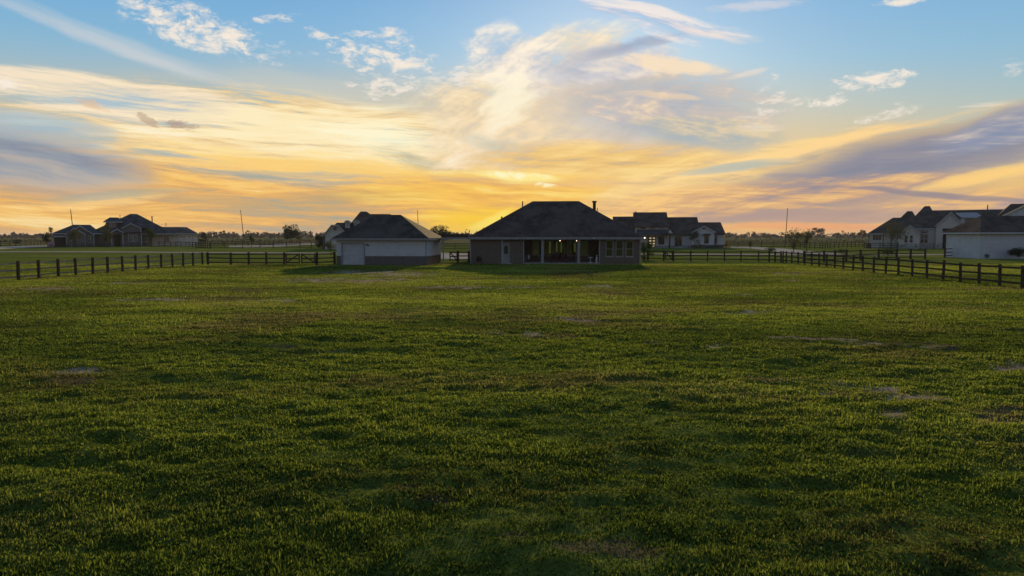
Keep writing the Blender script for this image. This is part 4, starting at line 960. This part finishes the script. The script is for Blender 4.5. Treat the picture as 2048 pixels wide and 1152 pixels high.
# --- right edge: white clapboard garage
gx0, gy0 = gnd(1960.5, 517.6)
G = empty('outbuilding', (gx0, gy0, 0), R(-1), 'white clapboard garage with dark hipped roof at the right edge of the picture', 'outbuilding')
GD = 8.0; gw = 12.0; gze = AZ(466.0, gy0)
MB().box(0, gw, 0, GD, 0, gze).build('wall', 'siding_white', G)
MB().box(-.03, .09, -.03, .09, 0, gze - .002).box(-.035, .08, GD - .09, GD + .02, 0, gze - .002).build('corner_board', 'trim_white', G)
zt = AZ(431.5, gy0 + GD / 2)
MB().hip(-.5, gw + .5, -.5, GD + .5, gze + .12, (2.4, GD / 2, zt), (gw - 2.6, GD / 2, zt), .03).build('roof', 'roof_dark', G)
MB().box(-.52, gw + .5, -.55, -.48, gze - .12, gze + .085).box(-.55, -.48, -.48, GD + .5, gze - .12, gze + .085).box(-.48, 0, -.48, GD + .4, gze - .14, gze - .1).box(-.48, gw, -.48, -.003, gze - .15, gze - .11).build('fascia', 'trim_white', G)
# ------------------------------------------------------------------ fences: each run is one thing; posts and rails are its parts
rf = random.Random(12)
def fence(label, pts, spacing, H=1.35, rails=3, wood='wood_dark', pw=.14, exact=None, group=None, railh=.125, rail_wood=None, name='rail_fence', topz=.92):
    """pts: corner points of the run (x, y); exact: explicit post positions instead of even spacing"""
    posts = []
    if exact: posts = list(exact)
    else:
        for (x0, y0), (x1, y1) in zip(pts, pts[1:]):
            Ln = math.hypot(x1 - x0, y1 - y0); n = max(1, round(Ln / spacing))
            for i in range(n): posts.append((x0 + (x1 - x0) * i / n, y0 + (y1 - y0) * i / n))
        posts.append(pts[-1])
    f = empty(name, (posts[0][0], posts[0][1], 0), 0, label, 'fence', group)
    ox, oy = posts[0]
    hz_ = [float(relief(np.array([x]), np.array([y]))[0]) for x, y in posts]
    variants = []
    for k in range(4):
        a = rf.uniform(-.05, .05); b_ = rf.uniform(-.05, .05); hh = H * rf.uniform(1.03, 1.08)
        me = MB().bar((0, 0, -.3), (a, b_, hh), pw, pw)
        variants.append(me)
    proto = [None] * 4
    for i, (x, y) in enumerate(posts):
        k = rf.randrange(4)
        if proto[k] is None: o = proto[k] = variants[k].build('post', wood, f)
        else: o = proto[k].copy(); COL.objects.link(o); o.parent = f
        o.location = (x - ox, y - oy, hz_[i])
        j = min(i, len(posts) - 2); dx_, dy_ = posts[j + 1][0] - posts[j][0], posts[j + 1][1] - posts[j][1]
        o.rotation_euler = (0, 0, math.atan2(dy_, dx_))
    for r in range(rails):
        z = H * (topz - (topz - .22) * r / max(1, rails - 1))
        m = MB()
        for i in range(len(posts) - 1):
            (x0, y0), (x1, y1) = posts[i], posts[i + 1]
            dx_, dy_ = x1 - x0, y1 - y0; l = math.hypot(dx_, dy_); nx_, ny_ = dy_ / l * (pw / 2 + .022), -dx_ / l * (pw / 2 + .022)
            s0, s1 = rf.uniform(-.035, .03), rf.uniform(-.035, .03)
            g = .004
            m.bar((x0 - ox + nx_ + dx_ / l * g, y0 - oy + ny_ + dy_ / l * g, z + hz_[i] + s0), (x1 - ox + nx_ - dx_ / l * g, y1 - oy + ny_ - dy_ / l * g, z + hz_[i + 1] + s1), .04, railh)
        m.build('rail', rail_wood or wood, f)
    return f
def gpts(l): return [gnd(*p) for p in l]
def even(l, D0=None): return gpts(l)
# left side run, coming towards the viewer
lp = [(407, 529.6), (388, 531.2), (368, 532.6), (347, 534.4), (324, 536.2), (299, 538.2), (273, 540.2), (247, 542.6), (217, 545.4), (187, 548.2), (153, 551.2), (118, 555), (79, 558.2), (38, 562.6)]
A0 = gnd(414, 529.2); B0 = gnd(38, 561)
lx = []
for i, (px, py) in enumerate(lp):       # put every post on the straight line of the run, seen at its own bearing
    tb = (px - 1024) / 1365 / math.cos(PITCH)
    dx_, dy_ = B0[0] - A0[0], B0[1] - A0[1]
    t_ = (tb * A0[1] - A0[0]) / (dx_ - tb * dy_) if abs(dx_ - tb * dy_) > 1e-6 else 0
    lx.append((A0[0] + dx_ * t_, A0[1] + dy_ * t_))
st_ = (lx[-1][0] - lx[-2][0], lx[-1][1] - lx[-2][1])
for k in range(1, 8): lx.append((lx[13][0] + st_[0] * k, lx[13][1] + st_[1] * k))
fence('weathered grey rails on dark posts, paddock fence running forward at the left', None, 0, exact=lx, wood='wood_dark', rail_wood='wood_pale', H=1.36, pw=.15, railh=.11)  # rails in a paler wood than the posts
# back run, left part up to the gate
bl = gpts([(416, 529.3), (462, 530), (498, 530), (533, 530), (568.5, 530)])
fence('dark three-rail paddock fence between left corner and double gate', None, 0, exact=bl, H=1.33, pw=.19)
def gate(label, p0, p1, H=1.2, flip=False, leaves=1, group=None, name='field_gate'):
    g = empty(name, (p0[0], p0[1], 0), math.atan2(p1[1] - p0[1], p1[0] - p0[0]), label, 'gate', group)
    Ln = math.hypot(p1[0] - p0[0], p1[1] - p0[1])
    for q in range(leaves):
        a = Ln * q / leaves + .1; b = Ln * (q + 1) / leaves - .06
        m = MB()
        for z in (.28, .72, H): m.box(a + .12, b - .12, -.03, .03, z - .07, z + .07)
        m.box(a, a + .12, -.05, .05, .16, H + .09).box(b - .12, b, -.05, .05, .16, H + .09)
        lf = m.build('gate_leaf', 'wood_dark', g)
        up = (q == 0) != flip
        MB().bar((a + .1, -.06, .3 if up else H - .02), (b - .1, -.06, H - .02 if up else .3), .035, .13).build('brace', 'wood_dark', lf)
        MB().box(a - .06, a + .03, -.07, -.052, .9, .95).build('hinge', 'metal_dark', lf)
    return g
ga, gb = gnd(570, 530), gnd(632, 530)
gate('dark wooden double gate with two slanting braces, left of the outbuilding', ga, gb, 1.22, leaves=2)
fence('short dark fence between double gate and white outbuilding', None, 0, exact=[gnd(633.5, 530), gnd(669.5, 528.6)], H=1.33, pw=.2)
# between the outbuilding and the brick house
q0, q1, q2, q3 = gnd(889, 524.5), gnd(897.5, 524.5), gnd(916, 524.5), gnd(938, 524)
gate('dark wooden gate with one slanting brace under the breezeway', q1, q2, 1.22, flip=True)
fence('short dark fence right of the breezeway gate, by the brick house', None, 0, exact=[q2, q3], H=1.33, pw=.2)
# right of the brick house
r0 = gpts([(1288, 520.5), (1295.5, 520.8), (1327, 522)])
fence('short dark fence between brick house corner and the single gate', None, 0, exact=r0, H=1.33)
gate('dark wooden single gate right of the brick house', gnd(1328, 522.4), gnd(1346, 522.8), 1.22, flip=True)
r1 = gpts([(1347, 523), (1381.5, 523), (1415, 523), (1449, 523.2), (1482, 523.4), (1517, 523.8), (1538.5, 524.1), (1550, 524.4), (1562, 524.8)])
fence('dark three-rail paddock fence from single gate to the right corner', None, 0, exact=r1, H=1.33, pw=.15)
# right side run towards the viewer
rp_ = [1564.5, 1571, 1582, 1595, 1608, 1622, 1637, 1652, 1668, 1685.5, 1704.5, 1724.5, 1746, 1770, 1796, 1823.5, 1853, 1885, 1920, 1958, 1999.5, 2045]
A0, B0 = gnd(1564, 525.3), gnd(2045, 577); rx_ = []
for px in rp_:
    tb = (px - 1024) / 1365 / math.cos(PITCH); dx_, dy_ = B0[0] - A0[0], B0[1] - A0[1]
    t_ = (tb * A0[1] - A0[0]) / (dx_ - tb * dy_); rx_.append((A0[0] + dx_ * t_, A0[1] + dy_ * t_))
ex = (rx_[-1][0] - rx_[-2][0], rx_[-1][1] - rx_[-2][1]); rx_ += [(rx_[21][0] + ex[0] * k, rx_[21][1] + ex[1] * k) for k in range(1, 8)]
fence('dark three-rail paddock fence running forward at the right', None, 0, exact=rx_, H=1.36, pw=.135)
# neighbour's paddock, right
fence('dark two-rail fence along the lane in front of the long stone house', None, 0, exact=gpts([(1608, 525), (1648, 524), (1670, 523), (1692, 522), (1721, 521), (1757, 520), (1793, 519), (1821, 518.5), (1850, 518)]), H=1.38, rails=3, pw=.2)
fence('short dark fence standing at the corner of the white clapboard garage', None, 0, exact=gpts([(1889, 515.5), (1904, 514.5), (1921.5, 514)]), H=1.4, pw=.2)
# distant runs
FAR = 'far paddock fences beyond the lane'
def farf(label, l, sp=2.6, H=1.5, rails=3, pw=.14): fence(label, gpts(l), sp, H, rails, pw=pw, group=FAR, railh=.15)
farf('far dark fence at the left edge, left of the stone house', [(-60, 494), (20, 492.6), (62, 491.5), (100, 490)], 2.9)
farf('far dark fence in front of the cream wing of the far left house', [(318, 493.2), (352, 493.8), (372, 494.4), (398, 495.6), (420, 497.4)], 3.0)
farf('far dark fence crossing the meadow left of the pale drive', [(392, 497.6), (450, 497), (520, 496.4), (600, 496.6), (645, 496.8)], 3.6)
farf('far dark fence along the pale drive under the round tree', [(420, 493), (520, 491.6), (580, 489.4), (640, 485.6)], 4.0)
farf('farthest dark fence seen under the breezeway roof', [(880, 499.5), (910, 499.5), (945, 499.5), (1000, 499.5)], 3.0, 1.5, 4)
farf('far dark fence between farmhouse and long stone house, left stretch', [(1452, 494.5), (1500, 495), (1570, 495.5), (1610, 496)], 3.0, 1.6, 4)
farf('far dark fence between farmhouse and long stone house, right stretch', [(1600, 496), (1640, 498), (1660, 496.4), (1740, 493.5)], 3.2, 1.5)
farf('far dark fence at the foot of the long stone house, left end', [(1728, 497), (1760, 497.3), (1796, 497.8)], 3.2, 1.5)
# ------------------------------------------------------------------ trees, shrubs, distance
def tree(label, px, py, H, W, leaf='leaf_dark', seed=1, n=900, ls=.16, trunk=.35, squash=None, cat='tree', group=None, name='tree', gaps=.35, pos=None, clumps=None, tr=None):
    """px, py: foot in the photo; H height, W crown width in metres; trunk: share of the height below the crown"""
    rnd = random.Random(seed); x, y = gnd(px, py) if pos is None else pos
    t = empty(name, (x, y, 0), 0, label, cat, group)
    cz = H * (trunk + (1 - trunk) * .5); rz = H * (1 - trunk) * .5; rx = W / 2
    k = clumps or 9; cl = []
    for i in range(k):
        while True:
            p = Vector((rnd.uniform(-1, 1), rnd.uniform(-1, 1), rnd.uniform(-1, 1)))
            if .25 < p.length < .85: break
        cl.append((Vector((p.x * rx, p.y * rx, cz + p.z * rz)) * 1.0, rnd.uniform(.28, .5)) if cat != 'shrub' else (Vector((p.x * rx * .55, p.y * rx * .55, cz + p.z * rz * .45)), rnd.uniform(.45, .62)))
    m = MB(); tr = tr or max(.018, H * .02)
    top = Vector((rnd.uniform(-.1, .1), rnd.uniform(-.1, .1), H * (trunk + .25)))
    mid = Vector((rnd.uniform(-.12, .12), 0, H * trunk * .6))
    m.tube((0, 0, -.1), mid, tr, tr * .8, 7).tube(mid, top, tr * .8, tr * .45, 7)
    for c, r in cl:
        s = mid.lerp(top, rnd.uniform(.2, 1)); e = s.lerp(c, .5) + Vector((0, 0, rnd.uniform(0, .1) * H * .3))
        m.tube(s, e, tr * .38, tr * .24, 5, False).tube(e, c, tr * .24, tr * .09, 5, False)
    m.build('trunk', 'bark', t)
    f = MB()
    for c, r in cl:
        foliage(f, c, max(rx, .3) * r * 1.25, int(n / k), ls, rnd, rz / max(rx, .01) * .9 if squash is None else squash, hollow=.2)
    f.build('crown', leaf, t); return t
T = tree
T('round dark tree standing alone beside the pale drive, left of the outbuilding', 582.5, 487, 7.6, 6.9, 'leaf_dark', 5, 2400, .28, .24, clumps=14, gaps=.3)
T('slim bright green sapling standing in the meadow left of the outbuilding', 503, 493.5, 4.4, 1.7, 'leaf_mid', 6, 900, .13, .2)
T('small thin tree right of the round tree, by the drive', 599, 488, 3.6, 2.6, 'leaf_olive', 7, 500, .14, .4)
T('ragged dark tree at the left end of the far left house', 97, 492, 4.6, 2.8, 'leaf_dark', 8, 900, .17, .15)
T('thin leaning young tree sticking up over the left garage roof', 103, 491, 6.2, 1.6, 'leaf_olive', 9, 200, .14, .7)
T('yellowing tree in front of the left gable of the far left house', 150, 495, 5.6, 3.2, 'leaf_olive', 10, 1100, .16, .25)
T('golden olive tree left of the porch of the far left house', 215, 495, 6.4, 3.0, 'leaf_olive', 11, 1200, .16, .2)
T('green tree at the right corner of the stone front, far left house', 301, 493.5, 5.9, 2.5, 'leaf_mid', 12, 1300, .15, .15)
T('low round shrub against the cream wing of the far left house', 351, 491.5, 1.5, 1.4, 'leaf_dark', 13, 260, .12, .1, cat='shrub', name='shrub')
T('dark clipped shrubs at the right end of the cream wing', 404, 486, 2.2, 5.0, 'leaf_dark', 14, 500, .2, .1, cat='shrub', name='shrub')
T('small dark tree behind the meadow, right of the cream wing', 408, 484.5, 4.6, 3.0, 'leaf_far', 15, 500, .25, .3)
T('low dark bush beside the pale drive at the far left', 36, 489.5, 2.4, 3.4, 'leaf_dark', 16, 400, .18, .1, cat='shrub', name='shrub')
T('dark evergreen beside the clipped gable of the white stone house', 641, 497, 3.6, 3.4, 'leaf_dark', 17, 1100, .17, .08)
T('broad dark tree rising behind the breezeway roof', 884, 483, 7.3, 11.5, 'leaf_dark', 18, 2200, .32, .2, clumps=14, pos=(AX(884, 300), 300))
T('loose leafy tree between outbuilding and white stone house', 662, 512, 2.6, 2.2, 'leaf_olive', 19, 500, .10, .2)
T('bushy green tree at the right corner of the brick house', 1297, 519.5, 3.0, 2.1, 'leaf_mid', 20, 1300, .085, .15)
T('smaller bush at the foot of the brick house corner', 1288, 524, 1.2, 1.1, 'leaf_olive', 21, 420, .06, .05, cat='shrub', name='shrub')
T('light green tree in front of the gable of the farmhouse', 1394, 497, 4.8, 3.6, 'leaf_olive', 22, 1300, .15, .25)
T('small red-leaved tree at the right end of the farmhouse', 1432, 496, 2.2, 1.3, 'leaf_red', 23, 300, .11, .2)
T('round bushy tree left of the driveway fork, in front of the tall one', 1586, 508, 4.4, 3.1, 'leaf_olive', 24, 1300, .11, .14, clumps=16)
T('taller thin tree beside the lane right of the utility pole', 1613.5, 505, 5.1, 2.2, 'leaf_olive', 25, 900, .11, .28, clumps=14)
T('wide spreading thin-leaved tree in front of the long stone house', 1782, 499, 6.6, 7.2, 'leaf_olive', 26, 1500, .16, .28, clumps=16)
T('lone far tree on the horizon left of the long stone house', 1724, 480, 7.8, 5.6, 'leaf_far', 27, 500, .5, .25, pos=(AX(1724, 520), 520))
T('pair of far treetops on the skyline behind the thin tree', 1634, 476, 13.5, 15, 'leaf_far', 28, 500, .8, .4, pos=(AX(1634, 780), 780))
T('dark round bush by the driveway fork', 1540, 505, 1.1, 2.6, 'leaf_dark', 29, 420, .10, .02, cat='shrub', name='shrub')
T('small upright shrub on the lawn island of the driveway', 1500, 500.5, 2.4, 1.2, 'leaf_olive', 30, 300, .11, .2, cat='shrub', name='shrub')
T('low dark bush behind the lane fence, left one', 1684, 509, 1.0, 2.0, 'leaf_dark', 31, 360, .09, .02, cat='shrub', name='shrub')
T('dark bush overgrowing the lane fence, right one', 1776, 513, 1.5, 3.0, 'leaf_dark', 32, 700, .10, .02, cat='shrub', name='shrub')
T('dark leafy bush standing against the clapboard garage at the right edge', 2038, 518.5, 1.8, 2.8, 'leaf_dark', 33, 2600, .08, .02, cat='shrub', name='shrub')
T('low dark plant at the corner of the clapboard garage', 1973, 518.6, .9, .8, 'leaf_dark', 34, 260, .06, .05, cat='shrub', name='shrub')
T('dark flowering bush at the right foot of the farmhouse', 1452, 496, 1.4, 1.6, 'leaf_red', 35, 260, .10, .05, cat='shrub', name='shrub')
# planting beds along the house fronts
def bed(label, H_, px0, px1, d, h, leaf, seed, ls=.11):
    rnd = random.Random(seed); x0, x1 = H_.x(px0, d), H_.x(px1, d); o = MB()
    for i in range(int((x1 - x0) / .7)):
        foliage(o, (x0 + .35 + i * .7, rnd.uniform(-.3, .3), h * .45), h * rnd.uniform(.3, .66), 38, ls, rnd, 1.0)
    ob_ = o.build('planting_bed', leaf); ob_.location = (H_.fw[0] * (H_.D + d), H_.fw[1] * (H_.D + d), 0); ob_.rotation_euler = (0, 0, -H_.az)
    tag(ob_, label, 'plants', kind='stuff')
bed('low dark planting along the front of the far left house', E, 112, 300, -1.5, 1.0, 'leaf_dark', 50)
bed('low planting along the porch of the farmhouse', D_, 1300, 1446, -2.0, .9, 'leaf_dark', 51)
bed('low planting along the front of the long stone house', F, 1765, 1888, -1.2, 1.5, 'leaf_dark', 52)
# hedge rows at the edge of the far pasture
def hedge(label, segs, D, h, seed):
    rnd = random.Random(seed); m = MB()
    for a, b in segs:
        x0, x1 = AX(a, D), AX(b, D); n = int((x1 - x0) / .8)
        for i in range(n):
            x = x0 + (x1 - x0) * i / n; hh = h * rnd.uniform(.6, 1.15)
            foliage(m, (x, rnd.uniform(-1, 1), hh * .5), hh * .55, 9, .34, rnd, 1.0)
    o = m.build('hedge', 'leaf_dark'); o.location = (0, D, 0); tag(o, label, 'hedge', kind='stuff')
hedge('dark overgrown hedge row along the far pasture at the left', [(-60, 105), (395, 645)], 330, 2.3, 60)
hedge('dark overgrown hedge row along the far pasture at the right', [(1450, 1736)], 330, 2.0, 61)
# far wood on the skyline
def wood(label, segs, D, h, seed, leaf='leaf_far'):
    rnd = random.Random(seed); m = MB()
    for a, b, k in segs:
        x0, x1 = AX(a, D), AX(b, D); x = x0
        while x < x1:
            hh = h * k * (rnd.uniform(.62, 1.0) if rnd.random() < .85 else rnd.uniform(1.0, 1.5)); r = hh * rnd.uniform(.35, .6)
            foliage(m, (x, rnd.uniform(-30, 30), hh - r * .7), r, 16, 1.7, rnd, .75, hollow=.1)
            foliage(m, (x, rnd.uniform(-30, 30), hh * .32), hh * .42, 10, 1.9, rnd, .8, hollow=.0)
            x += rnd.uniform(1.6, 3.2)
    o = m.build('far_wood', leaf); o.location = (0, D, 0); tag(o, label, 'wood', kind='stuff')
wood('long dark line of far trees on the skyline', [(-160, 420, .8), (420, 700, 1.0), (700, 1230, 1.0), (1440, 2200, .95)], 900, 7.4, 70)

# ------------------------------------------------------------------ utility poles
def pole(label, px, pyt, pyb, D=None, lean=0.0, arm=True):
    if D is None: x, y = gnd(px, pyb)
    else: x, y = AX(px, D), D
    H = AZ(pyt, y)
    p = empty('utility_pole', (x, y, 0), 0, label, 'utility pole', 'wooden utility poles along the far road')
    MB().tube((0, 0, -.5), (lean, 0, H), .17, .11, 10).build('pole', 'wood_pole', p)
    q = MB(); q.tube((lean * .96, -.12, H - .35), (lean * .96, -.28, H - .1), .04, .06).tube((lean * .88, -.1, H - 1.5), (lean * .88, -.3, H - 1.4), .04, .05).tube((lean * .8, .1, H - 2.6), (lean * .8, .3, H - 2.5), .04, .05)
    q.build('insulator', 'ceramic', p)
    return p
pole('leaning wooden utility pole over the far left house', 150, 419, 487, 250, -1.0)
pole('leaning wooden utility pole standing alone in the far meadow', 489, 420, 483.5, 300, -1.3)
pole('wooden utility pole rising behind the outbuilding roof', 838, 420, 486, 300, -.5)
pole('straight wooden utility pole right of the farmhouse', 1570.5, 415.5, 481, 300, .55)
# ------------------------------------------------------------------ parked car and boxes
def car(label, px, D, rz):
    c = empty('parked_car', (AX(px, D), D, 0), rz, label, 'car')
    m = MB().prism([(-2.1, .35), (2.1, .35), (2.15, .75), (1.9, .92), (1.0, .98), (.5, 1.42), (-1.0, 1.45), (-1.7, 1.02), (-2.15, .95)], -.85, .85); m.build('body', 'car_red', c)
    MB().prism([(.95, 1.0), (.5, 1.36), (-.95, 1.39), (-1.5, 1.02)], -.87, .87).build('window', 'glass_dark', c)
    for sx in (-1.3, 1.3):
        for sy in (-.86, .66):
            w_ = MB().tube((sx, sy, .33), (sx, sy + .2, .33), .33, .33, 16).build('wheel', 'rubber', c)
            MB().tube((sx, sy - .01, .33), (sx, sy + .21, .33), .19, .19, 12).build('rim', 'metal_rim', w_)
    for sy in (-.6, .6): MB().box(2.1, 2.17, sy - .18, sy + .18, .62, .78).build('headlight', 'ceramic', c)
car('faded red car parked end-on beside the far left garage', 102, 191, R(-56))
ub = empty('utility_box', (AX(1737, 176), 176, 0), 0, 'dark metal box with white lid left of the long stone house', 'utility box')
MB().box(-.5, .5, -.4, .4, 0, 1.35).build('cabinet', 'metal_dark', ub); MB().box(-.56, .56, -.46, .46, 1.352, 1.5).build('lid', 'trim_white', ub)
# ------------------------------------------------------------------ air
hm = bpy.data.materials.new('haze'); hm.use_nodes = True; nt = hm.node_tree; nt.nodes.clear(); k = NT(nt)
o_ = k.n('ShaderNodeOutputMaterial'); pv = k.n('ShaderNodeVolumePrincipled'); pv.inputs['Color'].default_value = (.93, .88, .92, 1); pv.inputs['Density'].default_value = HAZE = .00010; pv.inputs['Anisotropy'].default_value = .0
nt.links.new(pv.outputs[0], o_.inputs['Volume'])
if HAZE:
    hb = MB().box(-5400, 5400, -5400, 5400, -1.3, 22)
    MATS['haze'] = hm; ho = hb.build('haze', 'haze'); ho['kind'] = 'stuff'
    scene.cycles.volume_bounces = 0
